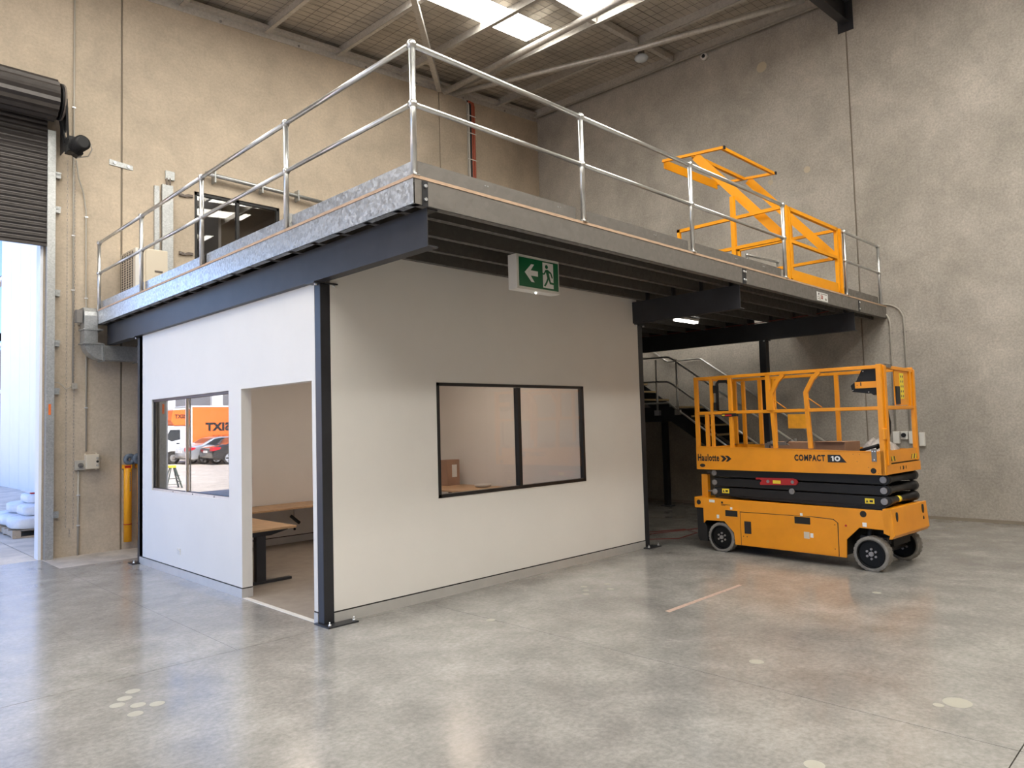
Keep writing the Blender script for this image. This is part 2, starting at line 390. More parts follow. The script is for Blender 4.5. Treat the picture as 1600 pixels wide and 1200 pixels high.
w = struct('wall_left'); part('concrete_panel', MB().box(XL-TW, XL, YF, -3, -.3, ZT), 'wall_b', w); part('concrete_panel', MB().box(XL-TW, XL, -3, 5, 6.0, ZT), 'wall_b', w); part('concrete_panel', MB().box(XL-TW, XL, 5, YB, -.3, ZT), 'wall_b', w)
w = struct('wall_front')
part('concrete_panel', MB().box(XL, -8.0, YF-TW, YF, -.3, ZT), 'wall_b', w)
part('concrete_panel', MB().box(-8.0, -1.5, YF-TW, YF, -.3, ZT), 'wall_r', w)
part('concrete_panel', MB().box(-1.5, XW+.2, YF-TW, YF, -.3, ZT), 'wall_b', w)

# ---- ceiling: foil-lined sheets over purlins, skylight strips, bracing
ce = struct('ceiling')
def slab(x0, x1, y0, y1, dz, t=.02, mb=None):
    mb = mb or MB(); bm = mb.bm
    v = [bm.verts.new((x, y, roofz(x, y)+dz+k)) for x in (x0, x1) for y in (y0, y1) for k in (0, t)]
    for f in ((0,1,3,2),(4,6,7,5),(0,4,5,1),(2,3,7,6),(0,2,6,4),(1,5,7,3)): bm.faces.new([v[i] for i in f])
    return mb
bands = []
y = YB+.1
for e in (5.7, 4.98, 4.32, 3.66, 3.0, 2.12, 1.52, .76, -.26, -1.02, -1.78, -2.54, -3.3, -4.06, -4.82, -5.58, -6.34, -7.1, -7.86, -8.62, -9.38, -10.14, -10.9, -11.66, -12.42, -13.18, -13.94, -15.1):
    bands.append((e, y)); y = e
SKY = {3.0: 6.68, 1.52: 6.81, -4.06: 7.5, -5.58: 7.5, -8.62: 7.5}  # strips at negative y are unseen, added to light the office front and floor
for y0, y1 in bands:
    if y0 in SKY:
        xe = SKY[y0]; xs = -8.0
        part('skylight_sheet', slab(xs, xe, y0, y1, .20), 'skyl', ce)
        part('roof_sheet', slab(xe, XW+.1, y0+.004, y1-.004, .20), 'foil', ce)
        part('roof_sheet', slab(XL-.1, xs, y0+.004, y1-.004, .20), 'foil', ce)
    else: part('roof_sheet', slab(XL-.1, XW+.1, y0+.004, y1-.004, .20), 'foil', ce)
part('roof_cover', slab(XL-.1, XW+.1, YF-.1, YB+.1, .26, .03), 'dark', ce)
PX = [-8.9, -7.45, -6.0, -4.6, -3.2, -1.78, -.33, 1.12, 2.57, 4.02, 5.5, 6.95, 8.25, 9.50]
for x in PX:
    def zed(y0, y1):
        mb = MB(); bm = mb.bm
        prof = [(-.035, .0), (.035, .0), (.035, .02), (.038, .02)]
        for (a0, a1, b0, b1) in ((-.004, .004, 0, .2), (-.07, .0, 0, .006), (0, .07, .19, .197), (-.07, -.064, 0, .022)):
            v = [bm.verts.new((x+a, yy, roofz(x, yy)+b)) for a in (a0, a1) for yy in (y0, y1) for b in (b0, b1)]
            for f in ((0,1,3,2),(4,6,7,5),(0,4,5,1),(2,3,7,6),(0,2,6,4),(1,5,7,3)): bm.faces.new([v[i] for i in f])
        return mb
    part('purlin', zed(YF, YB-.06), 'purlin', ce)
mb = MB()
for k in range(36):
    x = 1.0 + k*.25
    if x < XW: slab(x, x+.003, -2.5, YB, .192, .003, mb)
for k in range(60):
    y = -2.4 + k*.145
    if y < YB: slab(1.0, XW, y, y+.003, .189, .003, mb)
part('safety_mesh', mb, 'wire', ce, kind='stuff')
def along(y0, y1, z0, z1, m, name, x0=XL, x1=XW):
    mb = MB(); bm = mb.bm
    v = [bm.verts.new((x, y, roofz(x, YB)+z)) for x in (x0, x1) for y in (y0, y1) for z in (z0, z1)]
    for f in ((0,1,3,2),(4,6,7,5),(0,4,5,1),(2,3,7,6),(0,2,6,4),(1,5,7,3)): bm.faces.new([v[i] for i in f])
    return part(name, mb, m, ce)
along(YB-.012, YB, -.05, .20, 'purlin', 'eaves_angle')
along(YB-.10, YB-.012, .06, .068, 'purlin', 'eaves_angle')
along(YB-.14, YB-.10, .06, .12, 'purlin', 'eaves_angle')
for x in (.6, 1.75, 3.2, 4.65, 5.9, 7.2, 8.5):
    part('anchor_bolt', MB().ball((x, YB-.02, roofz(x, YB)-.02), .022, 8), 'steel', ce)
def fallr(p, dz=0): return (p[0], p[1], roofz(p[0], p[1])+dz)
part('brace_tube', MB().cyl(fallr((6.62, 6.05), -.06), fallr((6.30, -1.2), -.10), .062, 16), 'purlin', ce)
part('brace_tube', MB().tube([fallr((6.88, 6.05), -.03), fallr((7.5, 3.93), -.08), fallr((8.16, 2.04), -.09), fallr((8.95, -.8), -.04)], .055, 14), 'purlin', ce)
part('brace_angle', MB().bar(fallr((3.25, 2.9), -.04), fallr((6.47, 6.06), -.04), .10, .10), 'purlin', ce)
for x0, x1 in ((5.55, 6.9), (7.0, 8.2), (8.3, 9.45)):
    part('bridging_channel', MB().bar(fallr((x0, 2.10), .10), fallr((x1, 2.16), .10), .09, .12), 'purlin', ce)
part('rafter', MB().bar(fallr((XL, -1.22), -.30), fallr((XW-.02, -1.22), -.22), .012, .38).bar(fallr((XL, -1.22), -.485), fallr((XW-.02, -1.22), -.405), .15, .012).bar(fallr((XL, -1.22), -.11), fallr((XW-.02, -1.22), -.03), .15, .012), 'beam', ce)
part('rafter_cleat', MB().box(XW-.02, XW, -1.35, -1.09, roofz(XW, -1.2)-.55, roofz(XW, -1.2)), 'beam', ce)

# dome lamp and fixing on the right wall
t = thing('dome_lamp', 'round glass dome lamp hanging under the roof by the right wall', 'lamp', (8.52, 2.27, 8.8))
part('lamp_glass', MB().ball((8.52, 2.27, 8.86), .14, 16, (1, 1, .55)), 'glassdome', t)
part('lamp_bracket', MB().box(8.48, 8.56, 2.22, 2.32, 8.90, 9.15), 'dullgalv', t)
t = thing('wall_detector', 'small round white detector at top of right concrete wall', 'detector', (XW, 1.5, 9.0))
part('housing', MB().cyl((XW-.07, 1.5, 8.97), (XW, 1.5, 8.97), .07), 'white_pl', t)
part('lens', MB().cyl((XW-.09, 1.5, 8.97), (XW-.07, 1.5, 8.97), .035), 'ink', t)

# ---- upper window in back wall, with a grey room and glowing panels behind it
wn1 = struct('window_1')
fr = MB(); fy0, fy1 = YB+.02, YB+.08; fw = .05
for b in ((wx0, wx1, wz1-fw, wz1), (wx0, wx1, wz0, wz0+fw), (wx0, wx0+fw, wz0, wz1), (wx1-fw, wx1, wz0, wz1), (2.02, 2.07, wz0, wz1)): fr.box(b[0], b[1], fy0, fy1, b[2], b[3])
part('frame', fr, 'framebk', wn1)
part('pane', MB().box(wx0+fw, 2.02, fy0+.025, fy0+.031, wz0+fw, wz1-fw), 'glass', wn1)
part('pane', MB().box(2.07, wx1-fw, fy0+.025, fy0+.031, wz0+fw, wz1-fw), 'glass', wn1)
part('room_lining', MB().box(.9, 6.0, 9.8, 9.85, 3.4, 6.6).box(.9, 6.0, YB+TW, 9.8, 6.5, 6.6).box(.9, 6.0, YB+TW, 9.8, 3.4, 3.45).box(.85, .9, YB+TW, 9.85, 3.4, 6.6).box(6.0, 6.05, YB+TW, 9.85, 3.4, 6.6), 'gwall', wn1)
for x0, x1 in ((1.62, 2.55), (2.65, 3.85)):
    part('glow_panel', MB().box(x0, x1, 7.25, 7.75, 6.47, 6.495), 'panel_l', wn1)  # glowing panels set behind the upper window glass
part('cabinet', MB().box(2.6, 3.6, 9.2, 9.7, 3.45, 4.9), 'dark', wn1)
trm = struct('trim_1')
part('jamb_plate', MB().box(-.835, -.80, YB-.01, YB+TW+.02, 0, 6.2), 'extwall', trm)

# ---- outside ground
gr = struct('ground')
part('yard_slab', MB().box(-60, -.815, YB, 60, -.06, -.004), 'yard', gr)
part('yard_slab', MB().box(-.80, 40, YB+TW, 60, -.06, -.004), 'yard', gr)
part('yard_bed', MB().box(-60, 40, -60, 60, -.5, -.28), 'yard', gr)
part('yard_slab', MB().box(-60, 40, -60, YF-.01, -.28, -.004), 'yard', gr)

# ---- office partition walls
def wallbox(name, boxes, m='plaster'):
    s = struct(name); mb = MB()
    for b in boxes: mb.box(*b)
    part('plasterboard', mb, m, s); return s
YO, XO = 4.64, 4.80
dy0, dy1, dz = .163, 1.594, 2.135
vy0, vy1, vz0, vz1 = 1.892, 4.185, .978, 2.135
T = .11; TOPA = 3.28
SK = .105
wallA = wallbox('wall_office_side', [(0, T, .10, dy0, SK, TOPA), (0, T, dy0, dy1, dz, TOPA), (0, T, dy1, vy0, SK, TOPA), (0, T, vy0, vy1, SK, vz0), (0, T, vy0, vy1, vz1, TOPA), (0, T, vy1, YO, SK, TOPA)])
ux0, ux1, uz0, uz1 = 1.294, 3.605, .978, 2.135
wallB = wallbox('wall_office_front', [(.10, ux0, 0, T, SK, 3.44), (ux0, ux1, 0, T, SK, uz0), (ux0, ux1, 0, T, uz1, 3.44), (ux1, XO, 0, T, SK, 3.44)])
wallC = wallbox('wall_office_rear', [(0, XO, YO-T, YO, 0, 3.28)])
wallD = wallbox('wall_office_right', [(XO-T, XO, T, YO-T, 0, 3.28)])
s = struct('ceiling_office'); part('plasterboard', MB().box(T, XO-T, T, YO-T, 2.72, 2.76), 'plaster', s)
for x_ in (1.3, 3.4): part('glow_panel', MB().box(x_-.15, x_+.15, 1.8, 3.0, 2.705, 2.72), 'office_fill', s)  # unseen ceiling panels added to brighten the office interior
for nm, bx, lines in (
    ('baseboard_side', [(-.004, T, .10, dy0, 0, SK-.012), (-.004, T+.004, dy1, YO, 0, SK-.012)], [(-.001, T, .10, dy0, SK-.012, SK), (-.001, T, dy1, YO, SK-.012, SK)]),
    ('baseboard_front', [(.10, XO, -.004, T, 0, SK-.012)], [(.10, XO, -.001, T, SK-.012, SK)]),
    ('baseboard_rear', [(T, XO-T, YO-T-.012, YO-T, 0, .10)], [(T, XO-T, YO-T-.006, YO-T, .10, .112)])):
    s = struct(nm); mb = MB(); [mb.box(*b) for b in bx]; part('skirting', mb, 'skirt', s)
    mb = MB(); [mb.box(*b) for b in lines]; part('shadow_gap', mb, 'dark', s)
part('reveal_edge', MB().box(.0, T, dy1-.002, dy1, SK, dz), 'plaster', wallA)
s = struct('trim_2'); part('threshold_strip', MB().box(.0, .05, dy0, dy1, 0, .004), 'white_pl', s)
of = struct('floor_office'); part('vinyl_floor', MB().box(.05, XO-T, T, YO-T, 0, .002), 'raw2', of)

# window A (side) and window B (front)
def window(name, axis, a0, a1, z0, z1, mull, m, gl, depth):
    s = struct(name)
    def bx(u0, u1, v0, v1, d0, d1):
        return (d0, d1, u0, u1, v0, v1) if axis == 'x' else (u0, u1, d0, d1, v0, v1)
    fw = .035; d0, d1 = depth
    fr = MB()
    for b in ((a0, a1, z1-fw*.9, z1), (a0, a1, z0, z0+fw), (a0, a0+fw, z0, z1), (a1-fw, a1, z0, z1)): fr.box(*bx(*b, d0, d1))
    f = part('frame', fr, m, s)
    part('mullion', MB().box(*bx(mull-.022, mull+.022, z0+fw, z1-fw, d0-.004, d1)) if axis != 'x' else MB().box(*bx(mull-.009, mull+.009, z0+fw, z1-fw, d0-.006, d0+.006)), m if axis != 'x' else 'rail', s)
    g0 = (d0+d1)/2
    part('pane', MB().box(*bx(a0+fw, mull-.02, z0+fw, z1-fw, g0, g0+.006)), gl, s)
    part('pane', MB().box(*bx(mull+.02, a1-fw, z0+fw, z1-fw, g0-.012, g0-.006)), gl, s)
    return s
wA = window('window_2', 'x', vy0, vy1, vz0, vz1, 3.09, 'framebk', 'glassA', (.015, .060))
part('sill_track', MB().box(.012, .06, vy0, vy1, vz0, vz0+.028), 'rail', wA)
for y in (2.3, 2.9, 3.5): part('sill_screw', MB().box(.010, .014, y-.012, y+.012, vz0+.006, vz0+.018), 'ink', wA)
wB = window('window_3', 'y', ux0, ux1, uz0, uz1, 2.47, 'framebk', 'glass', (-.006, .055))

# ------------------------------------------------------------------ mezzanine steelwork
def ibeam(p, q, w, h, tf=.010, tw=.008):
    """I section along y or x from p to q (top centre line)"""
    p, q = Vector(p), Vector(q); mb = MB(); dz = Vector((0, 0, 1))
    mb.bar(p-dz*(tf/2), q-dz*(tf/2), w, tf); mb.bar(p-dz*(h-tf/2), q-dz*(h-tf/2), w, tf); mb.bar(p-dz*h/2, q-dz*h/2, tw, h-2*tf); return mb
def beam(x, label, y0=-1.56, y1=YB):
    """channel section: flat web on the left (-x) side, flanges pointing right"""
    t = thing('steel_beam', label, 'beam', (x, y0, 3.0))
    part('web', MB().box(x, x+.008, y0, y1, 3.0, 3.285), 'beam', t)
    part('top_flange', MB().box(x+.008, x+.10, y0, y1, 3.273, 3.285), 'beam', t)
    part('bottom_flange', MB().box(x+.008, x+.10, y0, y1, 3.0, 3.012), 'beam', t)
    return t
b1 = beam(-.06, 'charcoal steel channel beam along the top of the side office wall', y0=-1.605, y1=5.82)
b2 = beam(4.70, 'charcoal steel channel beam ending above the far corner of the front office wall')
b3 = beam(8.36, 'charcoal steel channel beam over the stair by the right wall')
def column(x, y, label, w=.10, h=3.0, plate=None):
    t = thing('steel_column', label, 'column', (x, y, 0))
    part('shaft', MB().box(x-w/2, x+w/2, y-w/2, y+w/2, .012, h-.012), 'black', t, bevel=.006)
    px0, px1, py0, py1 = plate or (x-.15, x+.15, y-.09, y+.09)
    part('base_plate', MB().box(px0, px1, py0, py1, 0, .012), 'black', t)
    part('cap_plate', MB().box(x-.12, x+.12, y-.07, y+.07, h-.012, h), 'black', t)
    for bx, by in ((px0+.03, py0+.03), (px1-.03, py0+.03)):
        part('anchor_bolt', MB().cyl((bx, by, .012), (bx, by, .030), .014, 8).cyl((bx, by, .03), (bx, by, .05), .006, 6), 'bolt', t)
    for bx in (x-.09, x+.09): part('cap_bolt', MB().cyl((bx, y-.045, h-.032), (bx, y-.045, h-.012), .014, 8), 'bolt', t)
    return t
column(.05, .05, 'black square steel column at the near corner of the office', plate=(-.03, .27, -.12, .12))
column(.05, 4.70, 'black square steel column at the far end of the side office wall', w=.09)
column(4.85, .045, 'black square steel column at the far end of the front office wall', w=.10, plate=(4.75, 5.03, -.10, .12))
column(8.40, -.05, 'black square steel column behind the yellow scissor lift', w=.12)

XM, YM, ZF, ZT_, ZD = -.191, -1.623, 3.285, 3.473, 3.495
mz = thing('mezzanine_deck', 'galvanised steel mezzanine deck over the white office', 'platform', (XM, YM, ZF))
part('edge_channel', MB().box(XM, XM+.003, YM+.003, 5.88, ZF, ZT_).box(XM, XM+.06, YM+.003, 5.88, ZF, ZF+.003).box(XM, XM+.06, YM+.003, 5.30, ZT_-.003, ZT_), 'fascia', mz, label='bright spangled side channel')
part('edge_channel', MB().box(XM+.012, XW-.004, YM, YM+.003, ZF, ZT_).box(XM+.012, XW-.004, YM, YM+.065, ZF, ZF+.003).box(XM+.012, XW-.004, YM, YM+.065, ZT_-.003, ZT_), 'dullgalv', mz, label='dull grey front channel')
vy = [-1.42+.4*k for k in range(19)]
for y in vy:
    x1 = XW-.01
    if y > .05 and y < 4.95: x1 = 8.40
    for (xa, xb) in ((XM+.01, x1),):
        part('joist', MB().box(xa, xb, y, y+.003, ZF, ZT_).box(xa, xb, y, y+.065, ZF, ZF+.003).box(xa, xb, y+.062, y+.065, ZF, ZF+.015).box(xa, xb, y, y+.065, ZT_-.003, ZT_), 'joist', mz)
# plywood sheets, leaving the stair void open
def sheet(x0, x1, y0, y1): part('plywood_sheet', MB().box(x0+.002, x1-.002, y0+.002, y1-.002, ZT_, ZD), 'formply', mz)
for x0, x1 in ((XM, 2.4), (2.4, 4.8), (4.8, 7.2), (7.2, 8.40)):
    for y0, y1 in ((YM, .15), (.15, 1.95), (1.95, 3.75), (3.75, YB if x0 > 0 else 5.88)): sheet(x0, x1, y0, y1)
sheet(XM+.05, 2.4, 5.88, YB)
sheet(8.40, XW, YM, .15); sheet(8.40, XW, 4.95, YB)
part('plywood_edge', MB().box(XM-.004, XM+.002, YM, 5.88, ZT_, ZD+.001), 'ply', mz); part('plywood_edge', MB().box(XM-.004, XW, YM-.004, YM+.002, ZT_, ZD+.001), 'ply', mz)
# cleats with bolts on the front channel above each beam
for x, ww in ((.0-.09, .05), (4.70, .085), (8.40, .05)):
    c = part('fascia_cleat', MB().box(x-ww/2, x+ww/2, YM-.007, YM, ZF-.005, ZT_-.01), 'black', mz)
    for z in (ZF+.045, ZT_-.045):
        for dx in ((0,) if ww < .06 else (-.022, .022)):
            part('cleat_bolt', MB().cyl((x+dx, YM-.020, z), (x+dx, YM-.007, z), .013, 8), 'bolt', c)
for bx in (4.80, 8.40):
    for y in vy[:12]:
        part('joist_cleat', MB().box(bx-.10, bx-.02, y-.01, y, ZF, ZF+.15), 'black', mz)
part('void_gap_filler', MB().box(8.36, 8.364, .08, 4.95, ZF, ZT_).box(8.364, 8.42, .08, 4.95, ZF, ZF+.003), 'black', mz)  # black channel added to close the bright gaps above the stair beam
# toe boards
TB = .13
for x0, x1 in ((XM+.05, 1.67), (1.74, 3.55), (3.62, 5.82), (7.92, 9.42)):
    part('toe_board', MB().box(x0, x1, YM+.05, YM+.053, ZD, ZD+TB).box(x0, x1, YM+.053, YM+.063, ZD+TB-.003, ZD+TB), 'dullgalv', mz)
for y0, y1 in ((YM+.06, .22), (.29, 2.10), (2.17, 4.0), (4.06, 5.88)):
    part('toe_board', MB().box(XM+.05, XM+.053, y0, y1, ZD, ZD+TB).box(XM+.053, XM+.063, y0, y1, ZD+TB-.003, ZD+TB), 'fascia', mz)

for x in (.55, 1.42, 2.9, 4.6, 5.3):
    for d_ in (0, .03): part('toe_board_screw', MB().box(x+d_, x+d_+.012, YM+.047, YM+.05, ZD+.085, ZD+.095), 'bolt', mz)
for y in (-.85, 1.2, 3.1):
    for d_ in (0, .03): part('toe_board_screw', MB().box(XM+.047, XM+.05, y+d_, y+d_+.012, ZD+.085, ZD+.095), 'bolt', mz)
# ------------------------------------------------------------------ guard rails
ZR, ZMID = 4.465, 4.024
def rail_run(label, pts_post, axis, name='guard_rail', lean=None, ZR=ZR):
    p0 = pts_post[0]; t = thing(name, label, 'railing', (p0[0], p0[1], ZD))
    n = len(pts_post)
    for p in pts_post:
        b = part('post', MB().cyl((p[0], p[1], ZD-.0), (p[0], p[1], ZR-.01), .024, 12), 'rail', t)
        part('ball_fitting', MB().ball((p[0], p[1], ZR), .037, 12), 'rail', b)
        part('ball_fitting', MB().ball((p[0], p[1], ZMID), .036, 12), 'rail', b)
        o = (.05, .02) if axis == 'x' else (.02, .05)
        part('foot_plate', MB().box(p[0]-.03, p[0]+.03, p[1]-.03, p[1]+.03, ZD, ZD+.008), 'rail', b)
    for i in range(n-1):
        a, b = pts_post[i], pts_post[i+1]
        part('top_rail', MB().cyl((*a, ZR), (*b, ZR), .0215, 12), 'rail', t)
        part('middle_rail', MB().cyl((*a, ZMID), (*b, ZMID), .019, 12), 'rail', t)
    return t
yr = YM+.012; xr = XM+.012
rail_run('galvanised tube guard rail along the front mezzanine edge up to the yellow gate', [(xr+.015, yr+.01), (1.731, yr), (3.587, yr), (5.86, yr)], 'x')
rail_run('galvanised tube guard rail along the left mezzanine edge', [(xr+.015, yr+.06), (xr, .252), (xr, 2.134), (xr, 4.028), (xr, 5.62)], 'y') if False else None
def rail_side():
    t = thing('guard_rail', 'galvanised tube guard rail along the left mezzanine edge towards the roller door', 'railing', (xr, .252, ZD))
    pts = [(xr, .252), (xr, 2.134), (xr, 4.028), (xr, 5.785)]
    for p in pts:
        b = part('post', MB().cyl((p[0], p[1], ZD-.16 if p[1] > 5.4 else ZD), (p[0], p[1], ZR-.01), .024, 12), 'rail', t)
        part('ball_fitting', MB().ball((p[0], p[1], ZR), .037, 12), 'rail', b)
        part('ball_fitting', MB().ball((p[0], p[1], ZMID), .036, 12), 'rail', b)
    q = [(xr+.01, yr+.05)] + pts
    for a, b in zip(q, q[1:]):
        part('top_rail', MB().cyl((*a, ZR), (*b, ZR), .0215, 12), 'rail', t)
        part('middle_rail', MB().cyl((*a, ZMID), (*b, ZMID), .019, 12), 'rail', t)
rail_side()
rail_run('short galvanised guard rail between the yellow gate and the right wall', [(7.96, yr), (9.43, yr)], 'x')
rail_run('short galvanised guard rail around the stair opening behind the yellow gate', [(8.50, .22), (9.50, .14)], 'x', ZR=4.53)
# ------------------------------------------------------------------ pallet gate (yellow)
pg = thing('pallet_gate', 'yellow up-and-over pallet gate on the mezzanine edge', 'gate', (6.9, -.9, ZD))
XG0, XG1 = 6.02, 7.86
for xg in (XG0, XG1):
    part('front_post', MB().box(xg-.03, xg+.03, YM+.02, YM+.08, ZD, 4.50), 'gate', pg, bevel=.004)
    part('pivot_post', MB().box(xg-.03, xg+.03, -.86, -.80, ZD, 4.80), 'gate', pg, bevel=.004)
    part('rear_post', MB().box(xg-.022, xg+.022, .02, .066, ZD, 4.51), 'gate', pg)
    part('side_rail', MB().box(xg-.022, xg+.022, YM+.08, .066, 4.465, 4.51), 'gate', pg)
    part('side_rail', MB().box(xg-.022, xg+.022, YM+.08, .02, 4.04, 4.085), 'gate', pg)
for xg, s_ in ((XG0+.10, 1), (XG1-.10, -1)):
    # moving leaf stile beside the front post, and its long flat arm
    part('leaf_stile', MB().box(xg-.028, xg+.028, YM+.03, YM+.08, ZD+.03, 4.50), 'gate', pg, bevel=.003)
    xa = xg-s_*.0
    part('swing_arm', MB().bar((xa, YM+.09, 4.06), (xa, -.22, 5.58), .012, .125, up=(0, -.72, .66)), 'gate', pg)
    part('top_tube', MB().bar((xa, .34, 5.66), (xa, -.68, 5.575), .04, .04), 'gate', pg)
part('leaf_top_bar', MB().box(XG0+.10, XG1-.10, YM+.03, YM+.08, 4.45, 4.50), 'gate', pg)
part('leaf_middle_bar', MB().box(XG0+.12, XG1-.12, YM+.035, YM+.075, 4.02, 4.065), 'gate', pg)
part('leaf_kick_plate', MB().box(XG0+.12, XG1-.12, YM+.04, YM+.048, ZD+.02, ZD+.16), 'gate', pg)
part('cross_tube', MB().bar((XG0+.12, -.65, 5.578), (XG1-.12, -.65, 5.578), .04, .045), 'gate', pg)
part('cross_tube', MB().bar((XG0+.1, -.18, 5.60), (XG1-.1, -.14, 5.62), .05, .05), 'gate', pg)
part('cross_plate', MB().bar((XG0+.1, .32, 5.61), (XG1-.1, .34, 5.64), .012, .14), 'gate', pg)
for xa in (XG0+.10, XG1-.10):
    part('end_cap', MB().box(xa-.021, xa+.021, -.70, -.68, 5.553, 5.597), 'blackpl', pg)
solo('load_sign', MB().box(6.80, 7.18, YM-.004, YM-.001, 3.305, 3.425), 'white', 'white load rating sign on the front channel below the yellow gate', 'sign')
ls = D.objects['load_sign']
text('sign_number', '3.0', .075, 'inkred', ls, (6.93, YM-.005, 3.335), bold=.003, sx=.8)
text('sign_unit', 'kPa', .045, 'inkgrey', ls, (7.075, YM-.005, 3.325))
part('sign_line', MB().box(6.93, 7.14, YM-.0055, YM-.0045, 3.400, 3.410), 'inkgrey', ls)
part('sign_line', MB().box(6.83, 6.92, YM-.0055, YM-.0045, 3.325, 3.333), 'inkgrey', ls)
part('sign_line', MB().box(6.82, 6.91, YM-.0055, YM-.0045, 3.350, 3.358), 'inkgrey', ls)
part('sign_symbol', MB().prism([(6.848, 3.412), (6.885, 3.412), (6.872, 3.372), (6.862, 3.372)], 'y', YM-.0055, YM-.0045), 'ink', ls)

# ------------------------------------------------------------------ exit sign
ex = thing('exit_sign', 'green running man exit sign box hanging under the mezzanine', 'sign', (1.75, -1.0, 2.98))
EX0, EX1, EZ0, EZ1, EY = 1.455, 2.05, 2.955, 3.285, -1.02
part('housing', MB().box(EX0-.0, EX1, EY, EY+.115, EZ0, EZ1-.0), 'white_pl', ex, bevel=.004)
gp = part('legend_panel', MB().box(EX0+.03, EX1-.02, EY-.006, EY+.001, EZ0+.028, EZ1-.028), 'green', ex)
yy = EY-.008
part('arrow', MB().prism([(1.555, 3.12), (1.645, 3.205), (1.685, 3.205), (1.635, 3.145), (1.735, 3.145), (1.735, 3.095), (1.635, 3.095), (1.685, 3.035), (1.645, 3.035)], 'y', yy, yy+.003), 'white', gp)
part('door_symbol', MB().prism([(1.805, 3.00), (1.955, 3.00), (1.955, 3.245), (1.805, 3.245)], 'y', yy, yy+.003), 'white', gp)
man = MB(); y2 = yy-.002
man.prism([(1.858+.020*math.cos(a*PI/6), 3.205+.020*math.sin(a*PI/6)) for a in range(12)], 'y', y2, y2+.003)
for poly in ([(1.842, 3.175), (1.878, 3.18), (1.902, 3.10), (1.868, 3.09)], [(1.842, 3.175), (1.852, 3.16), (1.825, 3.125), (1.798, 3.125), (1.798, 3.14), (1.818, 3.14)],
             [(1.872, 3.18), (1.925, 3.155), (1.945, 3.105), (1.932, 3.10), (1.912, 3.143), (1.870, 3.158)], [(1.868, 3.10), (1.890, 3.10), (1.862, 3.045), (1.835, 3.012), (1.815, 3.018), (1.845, 3.055)],
             [(1.878, 3.10), (1.902, 3.10), (1.915, 3.062), (1.972, 3.058), (1.972, 3.04), (1.902, 3.042)]):
    man.prism(poly, 'y', y2, y2+.003)
part('running_figure', man, 'green', gp)
part('indicator', MB().ball((1.76, EY+.05, EZ0-.004), .010, 8), 'lamp', ex)

bt = thing('batten_light', 'lit white batten light under the mezzanine by the stair', 'light', (6.55, .40, 3.2))
part('body', MB().bar((6.36, .38, 3.268), (6.36+.62, .38, 3.268), .10, .034), 'white_pl', bt)
part('mounting_strap', MB().box(6.45, 6.49, .18, .64, 3.281, 3.285).box(6.85, 6.89, .18, .64, 3.281, 3.285), 'joist', bt)
part('diffuser', MB().bar((6.37, .38, 3.236), (6.36+.60, .38, 3.236), .08, .03), 'lamp', bt)
solo('red_wire', MB().tube([(8.3, -1.35, 3.36), (8.25, -1.0, 3.31), (8.29, 0, 3.29), (8.29, 2, 3.295), (8.29, 4, 3.29), (8.29, 6, 3.30)], .008, 6), 'cable', 'thin red wire running along the top of the beam over the stair', 'wire')

solo('pull_cord', MB().tube([(XW-.01, -.713, 1.80), (XW-.01, -.73, 1.46)], .006, 6).tube([(XW-.012, -.735, 1.46), (XW-.012, -.74, 1.24)], .012, 8), 'white_pl', 'thin white cord with a pale handle hanging on the right wall behind the lift', 'cord')
# ------------------------------------------------------------------ stair
st = thing('staircase', 'black steel staircase with timber nosings along the right wall', 'stairs', (8.6, -.8, 0))
SX0, SX1 = 8.58, 9.58; LZ = 1.94; R_ = LZ/11; G_ = .255
def stringer(x, pts): part('stringer', MB().prism(pts, 'x', x, x+.012), 'black', st)
y0s = 1.78-10*G_
for x in (SX0, SX1-.012):
    stringer(x, [(1.85, LZ), (y0s-.12, .12), (y0s-.12, 0), (y0s+.12, 0), (1.95, LZ-.28), (2.75, LZ-.28), (2.75, LZ)])
    stringer(x, [(2.60, LZ+.08), (4.95, LZ+.08+1.58), (4.95, LZ-.22+1.58), (2.70, LZ-.24)])
for k in range(10):
    z = R_*(k+1); y = y0s + G_*k
    tr = part('tread', MB().box(SX0+.012, SX1-.012, y, y+.27, z-.035, z), 'black', st)
    part('nosing', MB().box(SX0+.02, SX1-.02, y-.006, y+.03, z-.030, z+.003), 'tread', tr)
part('landing', MB().box(SX0+.012, SX1-.012, 1.78, 2.75, LZ-.05, LZ), 'black', st)
part('landing_nosing', MB().box(SX0+.02, SX1-.02, 1.772, 1.80, LZ-.03, LZ+.003), 'tread', st)
for k in range(8):
    z = LZ+R_*(k+1)*1.0; y = 2.62+G_*k
    tr = part('tread', MB().box(SX0+.012, SX1-.012, y, y+.27, z-.035, z), 'black', st)
    part('nosing', MB().box(SX0+.02, SX1-.02, y-.006, y+.03, z-.030, z+.003), 'tread', tr)
for x in (9.05,): part('leg', MB().box(x-.05, x+.05, 2.35, 2.45, 0, LZ-.28).box(x-.09, x+.09, 2.29, 2.51, 0, .012), 'black', st)
def hrail(label, x, posts, lines, r=.019):
    t = thing('stair_handrail', label, 'handrail', (x, 1.8, LZ))
    for l_ in lines: part('rail_tube', MB().tube([(x, *p) for p in l_], r, 10), 'rail', t)
    for (y, za, zb) in posts:
        p = part('post', MB().cyl((x, y, za), (x, y, zb), .022, 10), 'rail', t)
        part('base_bracket', MB().box(x-.035, x+.03, y-.055, y+.055, za-.05, za+.05), 'rail', p)
    return t
sl = .69
